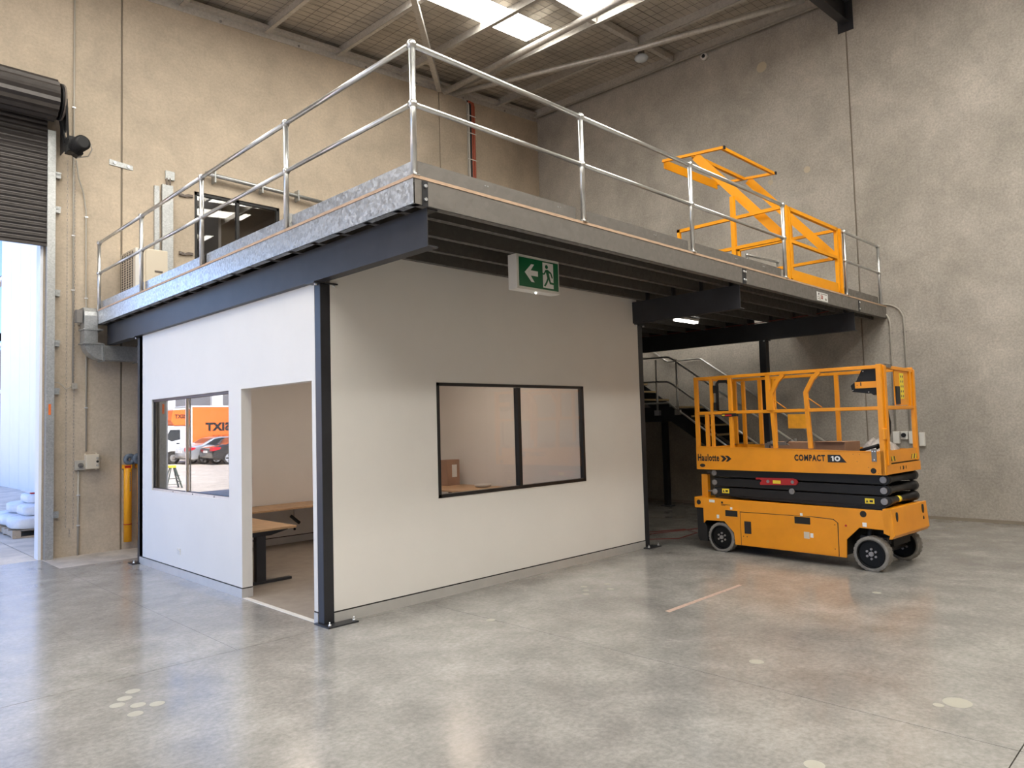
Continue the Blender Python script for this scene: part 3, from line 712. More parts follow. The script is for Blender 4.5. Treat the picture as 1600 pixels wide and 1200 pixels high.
hrail('galvanised three-line handrail on the open side of the stair', SX0-.035, [(2.22, 1.83, 2.85), (1.77, 1.83, 2.83), (.62, 1.00, 2.07), (-.45, .26, 1.33)],
      [[(4.0, 2.90+.95), (2.75, 2.99), (2.60, 2.90), (1.95, 2.89), (1.85, 2.84), (-.75, 2.84-2.6*sl)], [(4.0, 3.38), (2.75, 2.50), (2.60, 2.44), (1.97, 2.42), (1.86, 2.36), (-.75, 2.36-2.6*sl)], [(4.0, 2.95), (2.70, 2.05), (2.60, 2.01), (1.97, 2.01), (1.86, 1.93), (-.75, 1.93-2.6*sl)]])
hrail('galvanised handrail fixed to the right wall beside the stair', 9.555, [], [[(4.4, 4.13), (2.64, 2.91), (2.58, 2.89), (1.88, 2.90), (1.82, 2.88), (-.8, 1.05)]])

# ------------------------------------------------------------------ scissor lift (local frame: x along the machine, y across, z up)
LA = (5.118, -.933, 0); LR = math.radians(-93.572)
lf = thing('scissor_lift', 'amber scissor lift with dark folded arms parked in front of the stair', 'scissor lift', LA, rotz=LR, local=True)
W_ = .96
# chassis side skirts
low = [(-.242, .677), (2.06, .662), (2.06, .455), (1.745, .46), (1.60, .318), (1.59, .116), (.207, .116), (.193, .262), (.063, .392), (-.205, .385), (-.242, .345)]
part('chassis_side', MB().prism(low, 'y', 0.0, .02), 'lift', lf, bevel=.003)
part('chassis_side', MB().prism(low, 'y', W_-.02, W_), 'lift', lf, bevel=.003)
part('chassis_deck', MB().box(-.24, 1.86, .02, W_-.02, .640, .655), 'liftdk', lf)
part('chassis_core', MB().box(.20, 1.58, .05, W_-.05, .14, .60).box(-.2, 2.0, .25, W_-.25, .25, .60), 'dark', lf)
part('front_hood', MB().prism([(2.0, .12+.30), (2.06, .40), (2.075, .68), (2.0, .68)], 'y', .0, W_), 'lift', lf)
ep = part('end_plate', MB().prism([(2.062, .685), (2.085, .685), (2.11, .40), (2.085, .365), (2.05, .36), (2.062, .40)], 'y', .0, W_+.04), 'lift', lf, bevel=.004)
for y, z, h in ((.12, .59, .05), (.12, .45, .04), (.86, .61, .05), (.86, .49, .04)):
    part('tie_slot', MB().prism([(y+.022*math.cos(a*PI/8), z+h*math.sin(a*PI/8)) for a in range(16)], 'x', 2.088, 2.102), 'dark', ep)
part('corner_box', MB().box(-.375, -.242, 0, .30, .538, .678), 'lift', lf, bevel=.012)
part('corner_box', MB().box(-.375, -.242, W_-.30, W_, .538, .678), 'lift', lf, bevel=.012)
for yy_ in (-.002,): part('corner_hole', MB().cyl((-.305, yy_, .612), (-.305, .012, .612), .032, 14), 'dark', lf)
part('rear_step_housing', MB().prism([(-.36, .538), (-.36, .16), (-.33, .11), (-.215, .11), (-.215, .30), (-.242, .34), (-.242, .538)], 'y', .03, W_-.03), 'arm', lf, bevel=.008)
# side details
dr = part('tray_door', MB().prism([(.30, .522), (1.005, .530), (1.008, .535), (1.20, .535), (1.46, .525), (1.508, .488), (1.505, .128), (.30, .122)], 'y', -.006, .002), 'lift', lf)
part('door_gap', MB().prism([(.292, .530), (1.0, .538), (1.21, .542), (1.464, .533), (1.516, .492), (1.513, .122), (1.508, .122), (1.508, .492), (1.46, .527), (1.2, .536), (.30, .524), (.30, .118), (.292, .118)], 'y', -.0035, .0), 'ink', lf)
part('vent_window', MB().box(.35, .44, -.010, -.005, .268, .418), 'ink', dr)
part('latch_plate', MB().box(1.115, 1.18, -.012, -.005, .285, .36), 'cream', dr)
part('latch_label', MB().box(1.19, 1.225, -.009, -.006, .30, .35), 'white', dr)
for x in (.33, .38, 1.47, 1.48): part('door_screw', MB().cyl((x, -.008, .23 if x < 1 else .20 if x < 1.475 else .47), (x, -.005, .23 if x < 1 else .20 if x < 1.475 else .47), .006, 8), 'ink', dr)
for x0, x1, z0, z1 in ((.088, .262, .462, .537), (1.007, 1.198, .447, .528)):
    f = part('fork_pocket', MB().box(x0, x1, -.008, -.002, z0, z1), 'dark', lf)
    part('pocket_frame', MB().box(x0-.008, x1+.008, -.012, -.002, z0-.010, z0).box(x0-.008, x0, -.012, -.002, z0, z1).box(x1, x1+.008, -.012, -.002, z0, z1).box(x0-.008, x1+.008, -.012, -.002, z1, z1+.008), 'liftdk', f)
for x, z, w, h, m in ((-.105, .638, .08, .035, 'white'), (-.025, .447, .035, .045, 'white'), (.172, .562, .03, .03, 'white'), (1.09, .555, .03, .03, 'white'), (1.805, .498, .045, .045, 'white'), (.88, .170, .11, .045, 'yellow')):
    st_ = part('sticker', MB().box(x-w/2, x+w/2, -.003, -.001, z-h/2, z+h/2), m, lf)
    if m == 'yellow':
        part('sticker_print', MB().prism([(x-.045, z-.015), (x-.02, z-.015), (x-.032, z+.015)], 'y', -.0045, -.003).box(x, x+.04, -.0045, -.003, z-.012, z-.002).box(x, x+.03, -.0045, -.003, z+.004, z+.012), 'ink', st_)
part('rating_decal', MB().box(.03, .055, -.003, -.001, .615, .64).box(.03, .16, -.003, -.001, .600, .605).box(.03, .09, -.003, -.001, .590, .594), 'ink', lf)
part('side_hole', MB().cyl((1.795, -.003, .612), (1.795, .002, .612), .035, 16), 'dark', lf)
part('side_plug', MB().cyl((1.60, -.003, .47), (1.60, .002, .47), .012, 10), 'red', lf)
for yb_, r in ((.0, .03),):
    pass
# wheels
def wheel(x, y0, y1, r, outer):
    pr = [(y0, r*.80), (y0, r*.955), (y0+.008, r*.99), (y0+.016, r), (y1-.016, r), (y1-.008, r*.99), (y1, r*.955), (y1, r*.80)]
    w = part('wheel', MB().lathe_y(pr, (x, r)), 'rubber', lf, label='grey non-marking tyre')
    lug = MB()
    for k in range(26):
        a = 2*PI*k/26
        for s_ in (0, 1):
            aa = a + s_*PI/26; c = Vector((x+(r-.001)*math.cos(aa), 0, r+(r-.001)*math.sin(aa)))
            ya, yb2 = (y0+.004, (y0+y1)/2-.004) if s_ == 0 else ((y0+y1)/2+.004, y1-.004)
            t_ = Vector((-math.sin(aa), 0, math.cos(aa)))*.016; n_ = Vector((math.cos(aa), 0, math.sin(aa)))*.004
            lug.bar((c.x, ya, c.z), (c.x, yb2, c.z), .028, .008, up=(math.cos(aa), 0, math.sin(aa)))
    part('tread_lugs', lug, 'rubber', w)
    yo = outer
    sg = -1 if yo == y0 else 1
    part('rim', MB().cyl((x, yo-sg*.022, r), (x, yo-sg*.05, r), r*.81, 28), 'rim', w)
    part('rim_ring', MB().lathe_y([(yo+sg*.002, r*.74), (yo+sg*.004, r*.81), (yo-sg*.03, r*.81), (yo-sg*.03, r*.76)], (x, r), 32), 'rim', w)
    part('hub', MB().cyl((x, yo-sg*.002, r), (x, yo-sg*.03, r), .026, 14), 'steel', w)
    for k in range(6):
        a = PI/6+k*PI/3
        part('wheel_nut', MB().cyl((x+.052*math.cos(a), yo-sg*.008, r+.052*math.sin(a)), (x+.052*math.cos(a), yo-sg*.03, r+.052*math.sin(a)), .013, 8), 'steel', w)
wheel(0.0, .015, .125, .184, .015); wheel(0.0, W_-.125, W_-.015, .184, W_-.015)
wheel(1.856, -.005, .115, .186, -.005); wheel(1.856, W_-.115, W_-.015, .186, .0+W_-.115)
part('steering_link', MB().cyl((1.80, .14, .30), (1.80, .14, .44), .03, 10).box(1.70, 1.98, .12, .85, .30, .36).cyl((2.02, .10, .30), (2.02, .10, .44), .012, 8), 'arm', lf)
part('axle', MB().cyl((0, .1, .184), (0, W_-.1, .184), .04, 10).cyl((1.856, .1, .186), (1.856, W_-.1, .186), .04, 10), 'arm', lf)
# scissor arms (folded), two packs side by side
levels = [(1.000, .985), (.878, .868), (.760, .752), (.700, .690)]
AY = ((.085, .145), (W_-.145, W_-.085))
for yi, (ya, yb_) in enumerate(AY):
    for zi, (za, zb) in enumerate(levels[:3]):
        part('scissor_arm', MB().prism([(-.11, za-.052), (2.0, zb-.055), (2.03, zb), (2.0, zb+.050), (-.11, za+.050), (-.14, za)], 'y', ya, yb_), 'arm', lf, bevel=.006)
        part('scissor_arm', MB().prism([(-.11, za-.045), (2.0, zb-.050), (2.0, zb+.045), (-.11, za+.045)], 'y', ya+.08 if yi == 0 else ya-.08, yb_+.07 if yi == 0 else yb_-.09), 'arm', lf)
    part('scissor_arm', MB().prism([(.30, .690), (2.0, .650), (2.0, .70), (.10, .705)], 'y', ya, yb_), 'arm', lf)
for za in (1.000, .878, .760): part('pivot_pin', MB().cyl((-.105, .070, za-.006), (-.105, W_-.07, za-.006), .034, 16), 'steel', lf)
for zb in (.985, .868, .752):
    part('pivot_pin', MB().cyl((1.995, .066, zb), (1.995, .085, zb), .036, 18), 'steel', lf)
    part('cross_shaft', MB().tube([(2.0, .085, zb), (2.0, .16, zb), (2.0, .17, zb), (2.0, .30, zb), (2.0, .31, zb), (2.0, .62, zb), (2.0, .63, zb), (2.0, .80, zb), (2.0, .81, zb), (2.0, .90, zb)], [.055, .055, .042, .042, .036, .036, .042, .042, .058, .058], 16), 'arm', lf)
for za in (1.000, .760): part('side_rod', MB().cyl((-.22, .10, za-.005), (-.11, .10, za-.005), .008, 8), 'steel', lf)
part('centre_pin', MB().cyl((.946, .070, .808), (.946, .085, .808), .034, 16).cyl((.946, .064, .808), (.946, .07, .808), .018, 10), 'steel', lf)
rp = part('maintenance_prop', MB().prism([(.495, .955), (.97, .962), (1.02, .95), (1.035, .92), (1.01, .885), (.55, .868), (.545, .895), (.575, .92), (.545, .935), (.495, .93)], 'y', .058, .082), 'red', lf, label='red maintenance prop')
part('prop_sticker', MB().box(.72, .82, .055, .058, .893, .932), 'yellow', rp)
part('prop_hole', MB().cyl((.655, .055, .915), (.655, .058, .915), .02, 10).cyl((.97, .052, .92), (.97, .058, .92), .02, 12), 'steel', rp)
for x, z in ((.05, .768), (1.838, .748)):
    s_ = part('arm_sticker', MB().box(x-.05, x+.05, .079, .083, z-.028, z+.028), 'yellow', lf)
    part('sticker_print', MB().prism([(x-.04, z-.015), (x-.015, z-.015), (x-.028, z+.015)], 'y', .0775, .079).box(x, x+.035, .0775, .079, z-.012, z+.010), 'ink', s_)
part('shaft_sticker', MB().cyl((2.0, .38, .752), (2.0, .45, .752), .0375, 14), 'yellow', lf)
part('mast_post', MB().box(-.315, -.225, .10, .16, .66, .968), 'lift', lf)
part('base_bracket', MB().box(1.55, 1.98, .05, .5, .655, .668).box(1.7, 1.74, .08, .12, .66, .72), 'arm', lf)
# platform
def sk(poly, y0, y1, name='platform_skirt'): return part(name, MB().prism(poly, 'y', y0, y1), 'lift', lf, bevel=.003)
pf = sk([(-.31, 1.335), (2.00, 1.285), (2.00, 1.040), (-.31, 1.040)], 0.0, .012)
sk([(-.31, 1.335), (2.00, 1.285), (2.00, 1.040), (-.31, 1.040)], W_-.012, W_)
part('platform_floor', MB().box(-.30, 2.04, .012, W_-.012, 1.07, 1.09), 'arm', lf)
part('platform_under', MB().box(-.28, 2.0, .05, W_-.05, 1.035, 1.05), 'dark', lf)
part('deck_edge', MB().prism([(-.31, 1.335), (2.0, 1.285), (2.0, 1.293), (-.31, 1.343)], 'y', -.006, .02), 'lift', lf)
part('skirt_end', MB().box(-.312, -.30, 0, W_, 1.04, 1.32), 'lift', lf)
pe = part('end_skirt', MB().box(2.045, 2.058, .02, W_, 1.165, 1.30), 'lift', lf)
part('end_skirt_lower', MB().box(2.045, 2.062, .02, W_+.01, 1.045, 1.148), 'lift', lf)
part('end_gap', MB().box(2.04, 2.05, .02, W_, 1.148, 1.166), 'dark', lf)
part('end_floor_edge', MB().box(1.99, 2.045, .0, .05, 1.04, 1.30), 'lift', lf)
# brand lettering, chevrons
text('maker_lettering', 'Haulotte', .12, 'ink', pf, (-.288, -.003, 1.148), bold=.0034, space=1.10, fit=(.318, .092))
for x in (.045, .112):
    part('chevron_mark', MB().prism([(x, 1.222), (x+.045, 1.222), (x+.092, 1.185), (x+.045, 1.148), (x+.012, 1.148), (x+.045, 1.185)], 'y', -.0035, -.001), 'ink', pf)
text('model_lettering', 'COMPACT', .11, 'ink', pf, (1.040, -.003, 1.176), bold=.0042, space=1.18, fit=(.365, .074))
bx_ = part('model_badge', MB().prism([(1.435, 1.252), (1.575, 1.252), (1.645, 1.168), (1.435, 1.168)], 'y', -.0035, -.001), 'ink', pf)
nb = MB().box(1.487, 1.503, -.0050, -.0035, 1.182, 1.238).prism([(1.470, 1.222), (1.487, 1.238), (1.487, 1.222)], 'y', -.0050, -.0035)
for k in range(20):
    a0, a1 = 2*PI*k/20, 2*PI*(k+1)/20
    nb.prism([(1.545+.032*math.cos(a0), 1.210+.029*math.sin(a0)), (1.545+.032*math.cos(a1), 1.210+.029*math.sin(a1)), (1.545+.015*math.cos(a1), 1.210+.014*math.sin(a1)), (1.545+.015*math.cos(a0), 1.210+.014*math.sin(a0))], 'y', -.0050, -.0035)
part('model_number', nb, 'white', pf)
part('oval_hole', MB().prism([(-.222+.04*math.cos(a*PI/10), 1.092+.022*math.sin(a*PI/10)) for a in range(20)], 'y', -.003, -.001), 'dark', pf)
part('round_hole', MB().cyl((1.93, -.003, 1.085), (1.93, -.001, 1.085), .030, 18), 'dark', pf)
hp = part('hinge_plate', MB().box(1.920, 1.972, -.010, -.002, 1.185, 1.320), 'dullgalv', lf)
for x, z in ((1.932, 1.296), (1.958, 1.296), (1.948, 1.205)): part('hinge_bolt', MB().cyl((x, -.015, z), (x, -.010, z), .007, 8), 'bolt', hp)
for x, z in ((1.72, 1.262), (1.79, 1.258), (1.76, 1.18), (1.88, 1.12), (1.98, 1.06)): part('rivet', MB().cyl((x, -.002, z), (x, -.0005, z), .004, 6), 'ink', pf)
for s_, yy0 in ((1, .06), (-1, .90)):
    for k in range(5):
        a = yy0+s_*k*.042
        part('hazard_stripe', MB().prism([(a, 1.235), (a+.018, 1.235), (a+.018+s_*.022, 1.182), (a+s_*.022, 1.182)], 'x', 2.0575, 2.060), 'yellow' if k % 2 else 'ink', pe)
        part('hazard_stripe', MB().prism([(a+.018, 1.235), (a+.030, 1.235), (a+.030+s_*.022, 1.182), (a+.018+s_*.022, 1.182)], 'x', 2.0575, 2.060), 'ink' if k % 2 else 'yellow', pe)
for y in (.44, .46):
    part('end_chevron', MB().prism([(y, 1.118), (y+.012, 1.118), (y+.026, 1.098), (y+.012, 1.078), (y, 1.078), (y+.013, 1.098)], 'x', 2.062, 2.064), 'ink', pe)
for y in (.38, .54): part('end_slot', MB().prism([(y+.008*math.cos(a*PI/6), 1.098+.02*math.sin(a*PI/6)) for a in range(12)], 'x', 2.062, 2.064), 'dark', pe)
# platform rails (square tube)
RT, RM = 2.215, 1.765
def rl(p, q, w=.035, h=.038, name='guard_tube', up=(0, 0, 1)): return part(name, MB().bar(p, q, w, h, up), 'lift', lf, bevel=.004)
yn, yf = .02, W_-.02
for yy_ in (yn, yf):
    rl((-.31, yy_, 2.222), (2.04, yy_, 2.208)); rl((-.31, yy_, RM+.005), (2.04, yy_, RM-.005))
for xx in (-.31, ): rl((xx, yn, 2.222), (xx, yf, 2.222)); rl((xx, yn, RM), (xx, yf, RM), h=.035)
for x, y, z0, z1, w in ((-.285, yn, 1.335, 2.22, .055), (-.285, yf, 1.335, 2.22, .055), (-.15, yf, 1.33, 2.2, .05), (-.135, yn, 1.33, 1.77, .05), (-.055, yn, 1.335, 2.22, .04), (.215, yn, 1.33, 2.22, .05), (.30, yf, 1.33, 2.2, .05),
                     (.735, yn, 1.76, 2.22, .055), (-.72+1.0, yf, 1.33, 2.2, .03), (.10, yf, 1.33, 2.2, .05), (1.15, yf, 1.33, 2.2, .05), (1.21, yn+.0, 1.76, 1.78, .04)):
    rl((x, y, z0), (x, y, z1), w, .035, 'guard_post', up=(0, 1, 0))
for x0 in (.80, 1.235):
    rl((x0, yn, 1.32), (x0-.03, yn, 1.98), .05, .035, 'guard_post', up=(0, 1, 0))
    rl((x0-.03, yn, 1.97), (x0+.07, yn, 2.14), .05, .035, 'guard_post', up=(0, 1, 0))
    rl((x0+.07, yn, 2.13), (x0+.14, yn, 2.20), .05, .035, 'guard_post', up=(0, 1, 0))
    part('brace_rod', MB().cyl((x0+.0, yn, 1.90), (x0+.13, yn+.05, 1.79), .006, 6), 'lift', lf)
# corner assembly at the control end
part('corner_post', MB().box(2.005, 2.06, .0, .045, 1.04, 2.235), 'lift', lf, bevel=.004)
part('corner_post', MB().box(2.045, 2.075, .05, .11, 1.14, 2.22), 'lift', lf, bevel=.004)
part('corner_post', MB().box(2.02, 2.065, W_-.075, W_-.02, 1.16, 2.20), 'lift', lf, bevel=.004)
part('corner_post', MB().box(2.02, 2.06, W_-.16, W_-.12, 1.78, 2.19), 'lift', lf, bevel=.004)
part('post_clamp', MB().box(2.04, 2.075, -.012, .05, 1.42, 1.54), 'lift', lf, bevel=.008)
rl((2.04, .0, 2.212), (2.04, W_-.03, 2.185)); rl((2.04, .02, RM), (2.04, W_-.03, RM-.002))
part('rail_clamp', MB().box(2.0, 2.07, .10, .26, 2.20, 2.24), 'dullgalv', lf)
pn = part('document_panel', MB().box(2.03, 2.045, .40, .78, 1.79, 2.19), 'lift', lf)
part('panel_flap', MB().box(2.045, 2.052, .38, .50, 2.00, 2.17), 'liftdk', pn)
part('panel_pouch', MB().box(2.045, 2.060, .40, .50, 1.80, 2.00), 'ink', pn)
yl_ = part('warning_label', MB().box(2.045, 2.050, .53, .64, 1.86, 2.15), 'yellow', pn)
for k in range(5):
    for y in (.558, .612): part('label_mark', MB().prism([(y+.012*math.cos(a*PI/4), 1.89+.055*k+.014*math.sin(a*PI/4)) for a in range(8)], 'x', 2.050, 2.0515), 'bracket', yl_)
# control box
cb = part('control_box', MB().prism([(1.835, 2.195), (2.0, 2.195), (2.0, 1.935), (1.95, 1.90), (1.92, 1.925), (1.88, 1.925), (1.72, 1.95), (1.705, 2.02), (1.77, 2.07)], 'y', .06, .20), 'blackpl', lf, bevel=.006, label='black platform control box')
part('control_bracket', MB().box(1.765, 1.995, .035, .055, 1.985, 2.055), 'lift', cb)
part('bracket_notch', MB().box(1.825, 1.835, .032, .036, 2.01, 2.05).cyl((1.79, .032, 2.02), (1.79, .036, 2.02), .005, 8), 'ink', cb)
for x, z in ((1.73, 1.965), (1.85, 2.17), (1.90, 1.94)): part('box_rivet', MB().ball((x, .058, z), .006, 6), 'bolt', cb)
# gate loop, latch, manual pouch
part('entry_loop', MB().tube([(.0, yn+.04, 1.80), (.0, yn+.04, 2.14), (.03, yn+.04, 2.17), (.14, yn+.04, 2.165), (.18, yn+.04, 2.13), (.20, yn+.04, 2.05), (.20, yn+.04, 1.78), (.0, yn+.04, 1.78)], .020, 8), 'arm', lf)
part('hinge_block', MB().box(-.02, .0, yn-.02, yn+.02, 2.02, 2.12).box(-.02, .0, yn-.02, yn+.02, 1.80, 1.90), 'blackpl', lf)
lt = part('gate_latch', MB().box(.10, .30, yn-.03, yn+.03, 1.715, 1.755), 'blackpl', lf)
part('latch_handle', MB().box(.15, .24, yn-.04, yn-.03, 1.722, 1.742), 'red', lt)
part('latch_mark', MB().box(.11, .145, yn-.04, yn-.03, 1.725, 1.742), 'yellow', lt)
part('manual_pouch', MB().prism([(.515, 1.725), (.78, 1.722), (.782, 1.535), (.518, 1.540)], 'y', yf-.06, yf-.045), 'gatepouch', lf)
part('coiled_hose', MB().tube([(1.93, .10, 1.32), (1.98, .12, 1.36), (2.03, .16, 1.40), (2.05, .18, 1.50), (2.055, .18, 1.60), (2.04, .16, 1.74)], .014, 8).tube([(1.78, .05, 1.30), (1.88, .06, 1.33), (1.97, .08, 1.36)], .018, 8), 'blackpl', lf)

# things left on the platform (placed in the lift's frame)
LM = Matrix.Translation(Vector(LA)) @ Matrix.Rotation(LR, 4, 'Z')
def lsolo(name, mb, m, label, cat, group=None):
    mb.bm.transform(LM); return solo(name, mb, m, label, cat, group)
lsolo('cardboard_box', MB().box(.46, 1.02, .45, .78, 1.092, 1.375), 'card', 'brown cardboard box on the lift platform, left of the other carton', 'box')
c2 = lsolo('cardboard_box', MB().box(1.10, 1.46, .40, .80, 1.092, 1.38).prism([(1.10, 1.38), (1.46, 1.38), (1.44, 1.386), (1.10, 1.39)], 'y', .35, .42), 'card', 'brown open carton in the middle of the lift platform', 'box')
g = MB().box(.56, .80, .25, .31, 1.345, 1.385).prism([(.70, 1.36), (.86, 1.42), (.80, 1.37), (.84, 1.345)], 'y', .27, .30).ball((.62, .27, 1.37), .035, 8).box(.52, .58, .26, .29, 1.30, 1.37)
lsolo('hand_tool', g, 'dullgalv', 'grey hand tool lying on the left carton of the lift platform', 'tool')
bagm = MB().ball((0, 0, 0), 1, 28)
for v in bagm.bm.verts:
    x, y, z = v.co; k = 1+.10*math.sin(9*x+3*y)*math.cos(7*z+5*y)+.06*math.sin(23*y+11*x)
    v.co = Vector((1.80+.16*x*k, .52+.36*y*k, max(1.092, 1.22+.19*z*k*(1-.55*abs(y))+.02)))
lsolo('plastic_wrap', bagm, 'plastic', 'crumpled clear plastic sheet heaped at the control end of the lift', 'plastic sheet')
# ------------------------------------------------------------------ roller door
rd = struct('door_1')
DX0, DX1 = YDOOR0, -.775
zb = 4.405; k = 0
while zb < 6.15:
    mb = MB(); h = .0745; y0 = YB-.075
    mb.prism([(y0, zb+.004), (y0-.004, zb+.012), (y0-.016, zb+.030), (y0-.016, zb+.050), (y0-.004, zb+.066), (y0, zb+h+.006), (y0+.012, zb+h+.006), (y0+.012, zb+.002)], 'x', DX0, DX1)
    part('slat', mb, 'slat', rd); zb += h
part('bottom_bar', MB().box(DX0, DX1, YB-.10, YB-.06, 4.375, 4.412), 'slat', rd)
for xx in (-.775,):
    part('guide_channel', MB().box(xx, xx+.10, YB-.115, YB-.005, 0, 6.05), 'galv', rd)
    for z in (.62, 2.35, 3.03, 3.75, 4.95, 5.45):
        c = part('guide_bracket', MB().box(xx+.04, xx+.17, YB-.118, YB-.108, z, z+.012).box(xx+.115, xx+.175, YB-.06, YB-.0, z-.06, z+.03), 'galv', rd)
part('guide_label', MB().box(-.745, -.715, YB-.1165, YB-.115, 2.0, 2.15), 'truckor', rd, label='small orange label')
ro = MB(); N = 34; rc = Vector((0, 5.80, 6.40)); RR = .29
prof = []
for i in range(N):
    a = 2*PI*i/N; r = RR*(1.0 if i % 2 else .93); prof.append((rc.y+r*math.cos(a), rc.z+r*math.sin(a)))
ro.prism(prof, 'x', DX0, -.735)
part('rolled_curtain', ro, 'slat', rd, label='rolled-up end of the curtain')
part('drum_bracket', MB().box(-.735, -.70, 5.70, YB-.01, 6.30, 6.55), 'black', rd)
od = thing('door_motor', 'black roller door chain drive motor on the back wall', 'motor', (-.50, YB, 5.75))
part('drive_wheel', MB().cyl((-.700, 5.80, 6.40), (-.675, 5.80, 6.40), .25, 32), 'blackpl', od)
part('wheel_rim', MB().ring((-.66, 5.80, 6.40), .24, .014, 'x', 30, 6), 'bracket', od)
part('motor_plate', MB().box(-.60, -.59, 5.90, YB, 5.75, 6.45), 'black', od)
part('bracket_disc', MB().prism([(5.70, 6.30), (5.80, 6.50), (5.90, 6.45), (5.88, 6.05), (5.80, 5.98)], 'x', -.615, -.60), 'blackpl', od)
part('drive_chain', MB().bar((-.655, 5.57, 6.38), (-.60, 5.70, 5.86), .024, .04).bar((-.655, 6.0, 6.36), (-.60, 5.86, 5.86), .024, .04), 'blackpl', od)
part('gearbox', MB().box(-.60, -.50, 5.70, 5.90, 5.70, 5.92).prism([(-.60, 5.74), (-.46, 5.66), (-.40, 5.70), (-.44, 5.90), (-.56, 5.92)], 'y', 5.72, 5.88), 'blackpl', od, bevel=.008)
bd = part('motor_body', MB().tube([(-.52, 5.82, 5.78), (-.50, 5.70, 5.785), (-.46, 5.52, 5.80), (-.458, 5.51, 5.80)], [.085, .10, .10, .07], 18), 'blackpl', od)
for i in range(7):
    a = i/7; part('cooling_fin', MB().ring((-.50+.006*i*1.0, 5.70-.026*i, 5.785+.002*i), .103, .004, 'y', 20, 5), 'blackpl', bd)
part('motor_cable', MB().tube([(-.44, 5.60, 5.86), (-.36, 5.60, 5.86), (-.32, 5.62, 5.76), (-.36, 5.66, 5.66), (-.47, 5.75, 5.64)], .009, 8), 'conduit', od)

# hand chains
def chain(x, z0, z1, x2, y):
    mb = MB(); n = int((z1-z0)/.045)
    for i in range(n):
        for (xx, ph) in ((x, 0), (x2, .5)):
            t = (i+ph)/n; z = z0+(z1-z0)*t; xv = xx if t > .02 else (x+x2)/2
            if i % 2: mb.box(xv-.004, xv+.004, y-.002, y+.002, z, z+.034)
            else: mb.box(xv-.009, xv-.005, y-.002, y+.002, z, z+.034).box(xv+.005, xv+.009, y-.002, y+.002, z, z+.034)
    return mb
solo('hand_chain', chain(-.53, .28, 5.68, -.435, YB-.12), 'steel', 'long thin hand chain loop hanging from the roller door motor', 'chain')

# conduits on the back wall
def pipe(label, pts, r, m, cat='conduit', name='conduit', clips=(), group=None):
    t = thing(name, label, cat, pts[-1], group=group); part('pipe', MB().tube(pts, r, 10), m, t)
    for c in clips: part('saddle_clip', MB().box(c[0]-.022-abs(c[3])*0, c[0]+.022, c[1]-.012, c[1]+.012, c[2]-.008, c[2]+.008), 'bolt', t)
    return t
yc = YB-.018
pipe('tall grey conduit on the back wall passing behind the roller door motor', [(-.428, yc, 8.2), (-.428, yc, 5.5), (-.425, yc, 2.46)], .012, 'conduit', clips=[(-.43, yc-.006, z, 0) for z in (6.5, 4.6, 3.8)])
pipe('grey conduit curving down from the motor to behind the duct elbow', [(-.44, YB-.2, 5.66), (-.38, YB-.08, 5.45), (-.30, yc, 5.25), (-.265, yc, 5.0), (-.262, yc, 3.9), (-.256, yc, 3.5), (-.25, yc, 1.47)], .011, 'conduit', clips=[(-.262, yc-.006, 4.9, 0), (-.26, yc-.006, 3.7, 0), (-.255, yc-.006, 2.1, 0)])
pipe('short grey conduit from the isolator switch down to the floor', [(-.347, yc, 1.20), (-.349, yc, .0)], .012, 'conduit', clips=[(-.348, yc-.006, .85, 0), (-.348, yc-.006, .42, 0)])
jb = thing('junction_box', 'small grey junction box with a cable loop beside the hand chain', 'box', (-.40, YB, 2.42))
part('box_body', MB().box(-.44, -.375, YB-.06, YB, 2.37, 2.45), 'conduit', jb)
part('cable_loop', MB().tube([(-.44, YB-.04, 2.41), (-.52, YB-.05, 2.36), (-.56, YB-.05, 2.42), (-.62, YB-.05, 2.46), (-.68, YB-.06, 2.46)], .007, 6), 'conduit', jb)
ib = thing('isolator_switch', 'cream isolator switch box mounted on the back wall', 'switch', (-.24, YB, 1.3))
part('switch_box', MB().box(-.395, -.27, YB-.06, YB, 1.205, 1.345), 'conduit', ib, bevel=.006)
part('rotary_knob', MB().cyl((-.33, YB-.085, 1.275), (-.33, YB-.06, 1.275), .035, 14).box(-.355, -.305, YB-.1, YB-.08, 1.268, 1.282), 'dullgalv', ib)
e_ = part('control_enclosure', MB().box(-.275, -.10, YB-.12, YB, 1.215, 1.425), 'cream', ib, bevel=.012)
for z, m in ((1.37, 'conduit'), (1.32, 'ink'), (1.265, 'conduit')): part('push_button', MB().cyl((-.13, YB-.135, z), (-.13, YB-.12, z), .016, 10), m, e_)
for x in (-.26, -.12): part('mounting_lug', MB().box(x-.012, x+.012, YB-.03, YB, 1.425, 1.445).box(x-.012, x+.012, YB-.03, YB, 1.195, 1.215), 'cream', e_)
tp = thing('tie_plate', 'galvanised tie plate bolted across the wall joint', 'plate', (.21, YB, 5.8))
part('plate', MB().prism([(.045, 5.77), (.375, 5.75), (.375, 5.82), (.045, 5.855)], 'y', YB-.012, YB), 'galv', tp)
for x, z in ((.12, 5.81), (.31, 5.79)): part('plate_bolt', MB().cyl((x, YB-.03, z), (x, YB-.012, z), .022, 10), 'bolt', tp)

